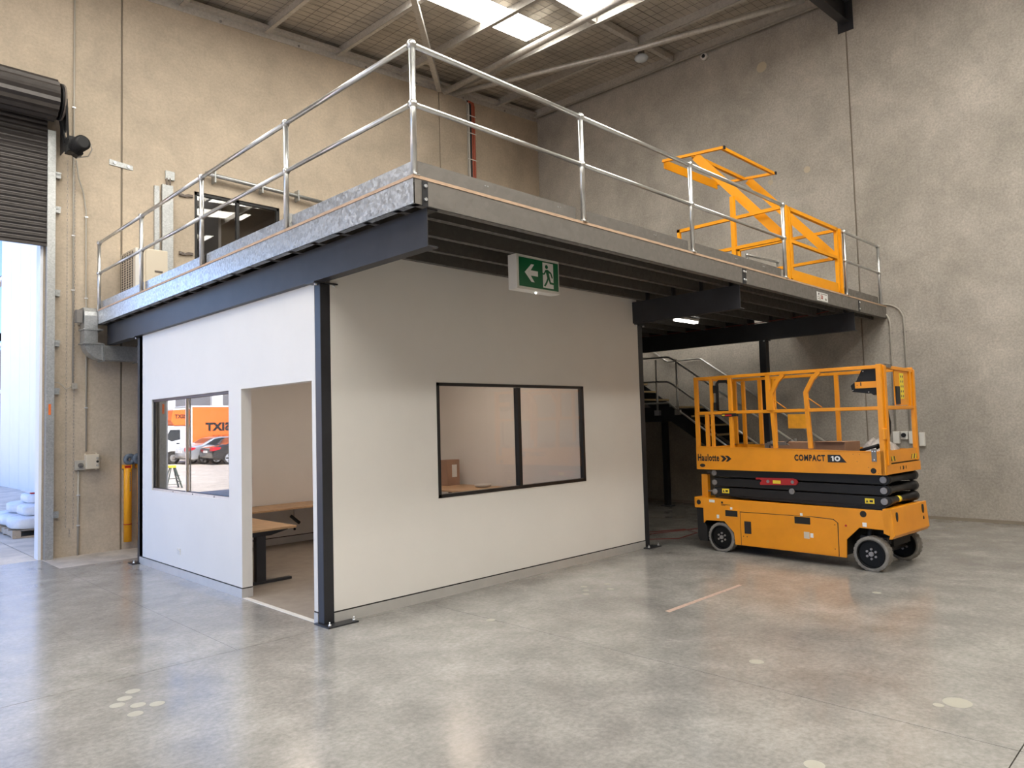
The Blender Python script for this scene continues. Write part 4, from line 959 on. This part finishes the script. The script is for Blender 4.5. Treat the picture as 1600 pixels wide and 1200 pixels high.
# square duct
du = thing('square_duct', 'square galvanised duct with an elbow under the mezzanine corner', 'duct', (-.18, YB, 2.9))
dy0_, dy1_ = 5.78, 5.99
part('duct_vertical', MB().box(-.365, -.196, dy0_, dy1_, 3.02, 3.40), 'galv', du)
part('duct_top_hood', MB().prism([(dy0_, 3.40), (dy0_+.01, 3.46), (dy0_+.06, 3.52), (YB, 3.52), (YB, 3.30), (dy1_, 3.30)], 'x', -.365, -.196), 'galv', du)
el = [(-.15, 3.02)]
for i in range(9):
    a = PI+ (PI/2)*i/8; el.append((-.15+.215*math.cos(a)*1.0, 3.02+.215*math.sin(a)))
part('duct_elbow', MB().prism([(-.365, 3.02)]+[(-.12+.245*math.cos(PI+PI/2*i/8), 3.02+.245*math.sin(PI+PI/2*i/8)) for i in range(9)]+[(-.12, 2.985), (-.15, 3.02)], 'y', dy0_, dy1_), 'galv', du)
part('duct_horizontal', MB().box(-.12, .34, dy0_, dy1_, 2.775, 2.985), 'galv', du)
part('duct_end', MB().box(.34, .46, dy0_+.01, dy1_-.01, 2.79, 2.97), 'dullgalv', du)
for x0, x1, z0, z1 in ((-.385, -.13, 3.195, 3.215), (-.385, -.13, 2.995, 3.015), (-.135, -.11, 2.755, 3.005), (.335, .36, 2.755, 3.005)):
    part('duct_flange', MB().box(x0, x1, dy0_-.02, dy1_+.02, z0, z1), 'galv', du)
part('damper_motor', MB().box(-.45, -.375, 5.83, 5.95, 3.30, 3.48), 'dullgalv', du)

# yellow bollard sleeves on the wall and hose coil
for i, x in enumerate((.285, .47)):
    t = thing('wall_bollard', ('left' if i == 0 else 'right')+' yellow tube guard fixed to the back wall beside the office', 'bollard', (x, YB-.09, .1))
    part('tube_body', MB().tube([(x, YB-.09, .115), (x, YB-.09, 1.19), (x, YB-.09, 1.20)], [.054, .054, .048], 18), 'orange', t)
    part('band', MB().tube([(x, YB-.09, .365), (x, YB-.09, .378)], .0555, 18), 'red', t)
    part('hanger', MB().box(x-.055, x-.045, YB-.11, YB, 1.19, 1.25).box(x+.045, x+.055, YB-.11, YB, 1.19, 1.25).box(x-.055, x+.055, YB-.10, YB-.09, 1.235, 1.245), 'orange', t)
    part('cap', MB().box(x-.04, x+.04, YB-.1, YB-.05, 1.20, 1.235), 'red', t)
    for k in range(11): part('print_mark', MB().box(x-.006+.018, x+.006+.018, YB-.1462, YB-.140, 1.12-.026*k, 1.135-.026*k), 'inkgrey', t)
hc = thing('hose_coil', 'blue-grey pipe coupling resting above the yellow tubes', 'pipe', (.38, YB-.12, 1.25))
part('coil_rear', MB().ring((.315, YB-.08, 1.325), .055, .035, 'y', 20, 10), 'bluegrey', hc)
part('coil_front', MB().ring((.41, YB-.16, 1.335), .050, .032, 'y', 20, 10), 'bluegrey', hc)
part('coil_mouth', MB().cyl((.41, YB-.165, 1.335), (.41, YB-.12, 1.335), .03, 14), 'ink', hc)

# AC condensers on the deck near the back wall
ac = thing('air_conditioner', 'beige air conditioner outdoor unit on the mezzanine by the back wall', 'air conditioner', (.42, 5.7, ZD))
part('casing', MB().box(.19, .64, 5.42, 6.04, ZD+.02, 4.40), 'tan', ac, bevel=.012)
gb = part('fan_grille', MB().box(.180, .192, 5.52, 6.0, ZD+.1, 4.36), 'grille', ac)
mb = MB()
for k in range(22): mb.box(.174, .181, 5.52, 6.0, ZD+.12+k*.036, ZD+.126+k*.036)
for k in range(5): mb.box(.172, .181, 5.55+k*.11, 5.556+k*.11, ZD+.1, 4.36)
part('grille_bars', mb, 'tan', gb)
part('front_strip', MB().box(.19, .29, 5.412, 5.42, ZD+.04, 4.38), 'white_pl', ac)
part('service_cover', MB().box(.33, .63, 5.408, 5.42, ZD+.04, 4.375), 'tan', ac)
part('cover_handle', MB().box(.45, .56, 5.402, 5.409, 4.06, 4.085), 'grille', ac)
part('foot', MB().box(.22, .60, 5.45, 5.52, ZD, ZD+.02), 'black', ac)
part('pipe_loop', MB().tube([(.64, 5.6, 4.05), (.72, 5.6, 4.03), (.82, 5.62, 3.92), (.86, 5.66, 3.7), (.86, 5.7, 3.5)], .018, 8), 'blackpl', ac)
part('pipe_loop', MB().tube([(.64, 5.65, 4.02), (.70, 5.65, 4.0), (.78, 5.68, 3.88), (.80, 5.7, 3.5)], .012, 8), 'white_pl', ac)
gp_ = thing('sliding_door_post', 'galvanised upright channel on the back wall left of the upper window', 'post', (.88, YB, ZD))
part('upright', MB().box(.79, .955, YB-.06, YB, 4.0-.5, 5.62), 'galv', gp_)
part('side_channel', MB().box(.68, .755, YB-.04, YB, 3.5, 5.58), 'galv', gp_)
part('top_bracket', MB().box(.85, .99, YB-.03, YB, 5.72, 5.86), 'galv', gp_)
part('bracket_pin', MB().cyl((.87, YB-.03, 5.60), (.87, YB-.03, 5.74), .012, 8).cyl((.92, YB-.03, 5.60), (.92, YB-.03, 5.74), .012, 8), 'bracket', gp_)
tk = thing('door_track', 'galvanised sliding track tube above the upper window', 'track', (2.5, YB, 5.85))
part('track_tube', MB().cyl((1.45, YB-.10, 5.93), (4.1, YB-.10, 5.86), .035, 12), 'galv', tk)
for x in (1.6, 2.42, 3.1, 3.8): part('track_bracket', MB().box(x-.012, x+.012, YB-.14, YB, 5.80, 5.99), 'galv', tk)
dp = thing('sliding_door', 'grey galvanised sliding panel on the back wall right of the upper window', 'door', (3.4, YB, ZD))
part('panel_stile', MB().box(2.86, 2.97, YB-.09, YB-.02, 3.6, 5.55), 'galv', dp)
part('panel_sheet', MB().box(2.97, 4.2, YB-.06, YB-.03, 3.6, 5.55), 'galv', dp)
part('panel_rail', MB().box(2.97, 4.2, YB-.09, YB-.06, 5.40, 5.55), 'galv', dp)
for z, w_ in ((5.53, 'upper'), (4.58, 'lower')):
    t = thing('shutter_bracket', w_+' dark cranked steel bracket left of the upper window', 'bracket', (1.15, YB, z))
    part('strap', MB().prism([(1.06, z-.03), (1.16, z-.04), (1.20, z-.02), (1.28, z-.02), (1.28, z+.02), (1.20, z+.02), (1.15, z), (1.06, z+.02)], 'y', YB-.03, YB), 'bracket', t)
    for x in (1.08, 1.14): part('strap_bolt', MB().cyl((x, YB-.04, z-.01), (x, YB-.03, z-.01), .01, 8), 'steel', t)

# terracotta and white pipes near the far corner
rp_ = thing('sprinkler_riser', 'bundle of thin terracotta and white pipes rising up the back wall', 'pipe', (7.4, YB, ZD))
for x, r, m in ((7.30, .014, 'conduit'), (7.345, .014, 'white_pl'), (7.40, .02, 'ink'), (7.44, .026, 'copper'), (7.50, .026, 'copper')):
    part('pipe', MB().tube([(x-.12, YB-.03, 8.93), (x-.02, YB-.03, 8.92), (x, YB-.03, 8.85), (x, YB-.03, 7.0), (x, YB-.03, ZD)], r, 8), m, rp_)
for z in (8.6, 8.2, 7.6, 7.1): part('clamp', MB().box(7.28, 7.54, YB-.06, YB-.055, z, z+.02), 'white_pl', rp_)

# conduits and outlets on the right wall
xc = XW-.02
def rconduit(label, y, z1, yb_, zt, rad):
    pts = [(xc, yb_, zt)]
    cx, cz = y, zt
    for i in range(1, 9):
        a = PI/2*i/8; pts.append((xc, yb_+(y-yb_)*math.sin(a), zt-rad*(1-math.cos(a))))
    pts.append((xc, y, z1)); t = thing('conduit', label, 'conduit', (xc, y, z1)); part('pipe', MB().tube(pts, .014, 10), 'conduit', t)
    for z in (3.02, 1.85): part('saddle_clip', MB().box(XW-.012, XW, y-.035, y+.035, z, z+.016), 'steel', t)
rconduit('inner grey conduit curving down the right wall from the mezzanine end', -1.67, 1.41, -1.58, 3.36, .18)
rconduit('outer grey conduit curving down the right wall from the mezzanine end', -1.885, 1.41, -1.58, 3.52, .30)
so = thing('outlet_box', 'grey industrial power outlet boxes on the right wall behind the lift', 'outlet', (XW, -1.85, 1.3))
for y in (-1.68, -1.92): part('outlet', MB().box(XW-.06, XW, y-.05, y+.05, 1.20, 1.40), 'white_pl', so, bevel=.008)
part('outlet_socket', MB().box(XW-.06, XW, -1.855, -1.75, 1.27, 1.40), 'white_pl', so, bevel=.008)
part('socket_cap', MB().cyl((XW-.09, -1.80, 1.34), (XW-.06, -1.80, 1.34), .035, 14), 'blackpl', so)
part('outlet', MB().box(XW-.06, XW, -2.10, -2.02, 1.16, 1.38), 'white_pl', so, bevel=.008)

# power point on the office wall
pp = thing('power_point', 'small white power point low on the side office wall', 'outlet', (0, 3.28, .3))
part('face_plate', MB().box(-.010, 0, 3.235, 3.325, .265, .335), 'white_pl', pp, bevel=.003)
part('rocker_switch', MB().box(-.013, -.010, 3.25, 3.27, .31, .325).box(-.013, -.010, 3.29, 3.31, .31, .325), 'white_pl', pp)

# ------------------------------------------------------------------ office furniture
ds = thing('standing_desk', 'oak-topped desk with a black T leg just inside the office doorway', 'desk', (.45, 2.9, 0))
part('desk_top', MB().box(.135, .83, 2.0, 3.6, .585, .61), 'wood', ds, bevel=.003)
for y in (2.10, 3.45):
    part('leg', MB().box(.38, .49, y-.035, y+.035, .03, .53), 'black', ds, bevel=.004)
    part('foot', MB().box(.15, .80, y-.035, y+.035, .002, .032), 'black', ds, bevel=.006)
    part('arm', MB().prism([(.16, .585), (.76, .585), (.76, .57), (.55, .525), (.35, .525), (.16, .57)], 'y', y-.03, y+.03), 'black', ds)
d2 = thing('standing_desk', 'long oak-topped desk against the rear office wall', 'desk', (2.4, 4.15, 0))
part('desk_top', MB().box(.135, 3.9, 3.84, 4.50, .575, .60), 'wood', d2, bevel=.003)
for x in (.5, 3.4):
    part('leg', MB().box(x-.035, x+.035, 4.1, 4.2, .03, .52), 'black', d2, bevel=.004)
    part('foot', MB().box(x-.035, x+.035, 3.86, 4.5, .002, .032), 'black', d2, bevel=.006)
    part('arm', MB().box(x-.03, x+.03, 3.9, 4.45, .53, .575), 'black', d2)
solo('charger_brick', MB().bar((2.02, 4.38, .42), (2.16, 4.38, .30), .035, .04).tube([(2.08, 4.40, .57), (2.08, 4.40, .40)], .004, 6).ball((2.08, 4.38, .22), .02, 8), 'blackpl', 'black charger hanging by its cord under the rear desk', 'charger')
d3 = thing('side_table', 'oak-topped table seen through the front office window', 'table', (4.3, 3.0, 0))
part('table_top', MB().box(3.75, 4.62, 2.0, 3.80, .70, .725), 'wood', d3)
for x, y in ((3.82, 2.1), (4.55, 2.1), (3.82, 3.7), (4.55, 3.7)): part('leg', MB().box(x-.025, x+.025, y-.025, y+.025, .002, .70), 'black', d3)
bk = thing('carton', 'brown box with a white label standing on the table behind the front window', 'box', (4.42, 3.50, .725))
part('box_body', MB().box(4.26, 4.52, 3.42, 3.58, .725, 1.14), 'card', bk)
part('box_label', MB().box(4.36, 4.46, 3.415, 3.42, .86, 1.06), 'white', bk)
solo('round_dish', MB().tube([(4.42, 2.75, .726), (4.42, 2.75, .735), (4.42, 2.75, .765), (4.42, 2.75, .772)], [.08, .12, .14, .12], 24), 'white_pl', 'round white dish on the table behind the front window', 'dish')
solo('floor_cable', MB().tube([(5.2, 1.0, .006), (5.9, .75, .006), (6.5, .45, .006), (6.3, .12, .006), (5.7, .05, .006), (5.35, .4, .006), (5.8, .62, .006), (6.6, .35, .006), (7.2, .2, .006)], .007, 6), 'cable', 'loose red cable on the floor beside the scissor lift', 'cable')

# ------------------------------------------------------------------ outside
cw = thing('neighbour_wall', 'tall white clad building wall seen through the roller door', 'building', (2.5, 16, 0))
for i in range(13):
    y0 = 7.0+i*1.42; part('clad_panel', MB().box(2.07, 2.12, y0, y0+1.405, 0, 12), 'extwall', cw)
part('wall_core', MB().box(2.115, 6, 7.0, 44, -.1, 12), 'joint', cw)
part('clad_panel', MB().box(2.07, 2.12, 25.5, 44, 9.6, 12), 'extwall', cw)
for z in (0, 3.3, 5.0, 7.4):
    part('dark_glazing', MB().box(2.10, 2.114, 25.5, 44, z+.2, z+2.2 if z else z+3.0), 'carwin', cw)
    part('transom', MB().box(2.06, 2.12, 25.5, 44, z, z+.12), 'extwall', cw)
part('clad_panel', MB().box(2.07, 2.12, 25.46, 25.62, 0, 9.6), 'extwall', cw)
pa = thing('timber_pallet', 'timber pallet on the yard outside the roller door', 'pallet', (.1, 10, 0))
for x in (-.58, -.05, .48): part('pallet_block', MB().box(x, x+.10, 8.98, 11.2, .02, .11), 'pallet', pa)
for k in range(7): part('deck_board', MB().box(-.60, .62, 9.0+k*.33, 9.0+k*.33+.12, .11, .13), 'pallet', pa)
for y in (8.97, 9.7, 10.4, 11.1): part('base_board', MB().box(-.60, .62, y, y+.10, .0, .02), 'pallet', pa)
for k in range(3): part('pallet_block', MB().box(-.60, -.5, 9.0+k*1.0, 9.1+k*1.0, .02, .11), 'pallet', pa)
def sack(c, sx, sy, sz, seed):
    rnd = random.Random(seed); mb = MB().ball((0, 0, 0), 1, 24)
    a, b_ = rnd.random()*6, rnd.random()*6
    for v in mb.bm.verts:
        x, y, z = v.co
        f = lambda t: math.copysign(abs(t)**.36, t)
        k = 1+.035*math.sin(6*x+a)*math.cos(5*y+b_)+.02*math.sin(17*x+9*y+a)
        v.co = Vector((c[0]+f(x)*sx*k, c[1]+f(y)*sy*k, c[2]+f(z)*sz*k*(1-.12*abs(x))))
    return mb
for i, (c, s, l_) in enumerate([((-.0, 9.25, .235), (.62, .36, .105), 'white sack at the near bottom of the pallet stack outside'), ((.0, 9.95, .235), (.61, .35, .105), 'white sack in the middle of the lowest layer outside'),
        ((.0, 10.65, .235), (.58, .33, .105), 'white sack at the far bottom of the pallet stack outside'), ((.05, 9.42, .43), (.48, .36, .10), 'white sack on the second layer nearest the roller door'),
        ((.05, 10.2, .43), (.50, .36, .10), 'white sack on the second layer towards the far end'), ((.12, 9.9, .60), (.40, .42, .09), 'white sack on top of the pallet stack outside')]):
    solo('sack', sack(c, *s, i), 'bag', l_, 'sack', group='sacks stacked on the pallet outside')
solo('pallet_strap', MB().bar((.16, 8.905, .15), (-.02, 9.05, .53), .045, .008).bar((-.02, 9.05, .54), (-.16, 9.5, .70), .045, .008).bar((-.16, 9.5, .70), (-.2, 10.4, .71), .045, .008), 'white_pl', 'white dotted strap over the sacks outside', 'strap')
solo('strap_buckle', MB().box(-.26, -.08, 9.42, 9.48, .695, .72), 'red', 'small dark red buckle on the strap over the sacks', 'buckle')
solo('yard_valve', MB().cyl((-.35, 15, 0), (-.35, 15, .55), .05).ring((-.35, 15, .58), .16, .03, 'y').cyl((-.8, 15, .38), (-.2, 15, .38), .07), 'blackpl', 'dark valve standing in the yard beyond the sacks', 'valve')

# step ladder
la = thing('step_ladder', 'small step ladder with a yellow top standing in the sunny yard', 'ladder', (5.15-10.3, 17.6, 0))
lx, ly = 5.12, 17.6
def LX(v): return -v
for y in (ly, ly+.30):
    part('front_stile', MB().bar((-5.34, ly-.0+(y-ly), 0), (-5.16, ly+.12+(y-ly)*.3, .66), .025, .045), 'ladder', la)
    part('rear_stile', MB().bar((-4.88, ly+(y-ly), 0), (-5.06, ly+.12+(y-ly)*.3, .66), .02, .03), 'ladder', la)
for z, x in ((.18, -5.29), (.38, -5.235)):
    part('step', MB().box(x-.04, x+.04, ly+.02, ly+.26, z, z+.02), 'ladder', la)
part('spreader', MB().bar((-5.26, ly+.04, .30), (-4.96, ly+.04, .30), .01, .02).bar((-5.3, ly+.04, .12), (-4.92, ly+.04, .12), .01, .02), 'ladder', la)
part('top_cap', MB().box(-5.19, -4.99, ly+.08, ly+.22, .63, .70), 'yellow', la)

# truck (cab faces +x)
tr = thing('box_truck', 'orange box truck with a white cab parked in the sunny yard', 'truck', (-14.5, 36.5, 0))
TY0, TY1 = 35.5, 37.7
bxp = part('cargo_box', MB().box(-18.0, -12.46, TY0, TY1, .92, 3.12), 'truckor', tr)
part('box_frame', MB().box(-18.02, -12.44, TY0-.02, TY1, 3.12, 3.20).box(-18.02, -12.44, TY0-.02, TY1, .80, .93).box(-12.56, -12.44, TY0-.02, TY1, .92, 3.15), 'truckwh', tr)
part('cab_overhang', MB().prism([(-12.44, 2.12), (-11.62, 2.12), (-11.45, 2.4), (-11.55, 2.95), (-12.44, 3.0)], 'y', TY0, TY1), 'truckor', tr)
part('overhang_edge', MB().prism([(-12.44, 3.0), (-11.55, 2.95), (-11.55, 3.02), (-12.44, 3.08)], 'y', TY0-.01, TY1), 'truckwh', tr)
text('lettering', 'SIXT', .66, 'ink', bxp, (-14.72, TY0-.01, 1.76), bold=.036, space=1.08, ext=.003, fit=(1.42, .48))
text('lettering', 'RENT THE TRUCK', .15, 'ink', bxp, (-14.95, TY0-.01, 1.42), sx=1.05, ext=.002)
text('small_lettering', 'SIXT', .30, 'ink', tr, (-12.2, TY0-.01, 2.50), bold=.01, ext=.002, fit=(.55, .22))
cab = part('cab', MB().prism([(-12.35, .50), (-12.35, 1.98), (-12.2, 2.10), (-11.35, 2.10), (-11.1, 1.45), (-10.95, 1.0), (-10.95, .35), (-11.15, .35), (-11.25, .62), (-11.4, .70), (-11.8, .70), (-11.98, .55), (-12.02, .40)], 'y', TY0+.05, TY1-.1), 'truckwh', tr, bevel=.04)
part('side_window', MB().prism([(-11.95, 1.35), (-11.95, 1.88), (-11.42, 1.88), (-11.18, 1.42), (-11.5, 1.25)], 'y', TY0+.03, TY0+.06), 'carwin', cab)
part('windscreen', MB().prism([(-11.37, 2.0), (-11.10, 1.40), (-11.07, 1.40), (-11.34, 2.02)], 'y', TY0+.2, TY1-.25), 'carwin', cab)
part('door_handle', MB().box(-11.92, -11.74, TY0+.03, TY0+.05, 1.10, 1.16), 'ink', cab)
part('chassis', MB().box(-18, -12.0, TY0+.25, TY1-.25, .55, .82).box(-12.9, -12.1, TY0+.05, TY0+.3, .35, .8), 'blackpl', tr)
for x in (-11.6, -16.4):
    for y in (TY0+.05, TY1-.32):
        w = part('wheel', MB().cyl((x, y, .34), (x, y+.25, .34), .34, 24), 'tyre', tr); part('rim', MB().cyl((x, y-.015, .34), (x, y, .34), .20, 18), 'chrome', w)
        part('wheel_hub', MB().cyl((x, y-.04, .34), (x, y, .34), .08, 12), 'steel', w)
# cars (facing -x)
def car(x, y, label, m, shift=0):
    t = thing('car', label, 'car', (x, y, 0))
    def X(a): return x-a
    body = [(0, .38), (-.02, .62), (.05, .88), (.42, 1.0), (.75, 1.04), (1.35, 1.36), (1.75, 1.44), (2.6, 1.42), (3.25, 1.08), (3.9, .98), (4.45, .82), (4.55, .45), (4.3, .28), (.25, .26)]
    b = part('body', MB().prism([(X(a), z) for a, z in body], 'y', y, y+1.75), m, t, bevel=.07)
    part('side_glass', MB().prism([(X(.95), 1.04), (X(1.42), 1.33), (X(1.78), 1.38), (X(2.5), 1.36), (X(3.0), 1.06)], 'y', y-.012, y+.01), 'carwin', b)
    part('rear_glass', MB().prism([(X(.78), 1.05), (X(1.33), 1.37), (X(1.36), 1.34), (X(.82), 1.02)], 'y', y+.2, y+1.55), 'carwin', b)
    part('tail_light', MB().prism([(X(-.03), .72), (X(.0), .92), (X(.42), .90), (X(.36), .80)], 'y', y-.015, y+.35), 'taill', b)
    part('number_plate', MB().box(X(-.04), X(-.02), y+.65, y+1.15, .62, .74), 'white', b)
    for a in (.86, 3.65):
        for yy in (y-.02, y+1.57):
            w = part('wheel', MB().cyl((X(a), yy, .33), (X(a), yy+.2, .33), .33, 24), 'tyre', t)
            r_ = part('rim', MB().cyl((X(a), yy-.01, .33), (X(a), yy, .33), .235, 20), 'chrome', w)
            for s_ in range(5):
                an = s_*2*PI/5
                part('rim_gap', MB().bar((X(a)+.06*math.cos(an), yy-.014, .33+.06*math.sin(an)), (X(a)+.20*math.cos(an), yy-.014, .33+.20*math.sin(an)), .006, .07, up=(-math.sin(an), 0, math.cos(an))), 'tyre', w)
    return t
car(-12.05, 31.5, 'black sedan parked in front of the orange truck', 'carblack')
car(-11.55, 33.5, 'silver sedan between the black sedan and the orange truck', 'silver')
bg = thing('far_warehouse', 'grey warehouse with white piers behind the orange truck', 'building', (-15, 42, 0))
part('wall', MB().box(-40, 1.5, 42, 50, 0, 6.5), 'bgwall', bg)
for x in (-9.5, -13.6, -16.6, -20.5, -25): part('pier', MB().box(x-.35, x+.35, 41.7, 42, 0, 6.5), 'extwall', bg)
part('canopy_band', MB().box(-40, 1.5, 41.8, 42, 3.0, 3.15), 'framebk', bg)
part('drain_pipe', MB().cyl((-11.2, 41.6, 0), (-11.2, 41.6, 6.4), .08), 'truckwh', bg)

for o in D.objects:
    if '_c' in o: del o['_c']
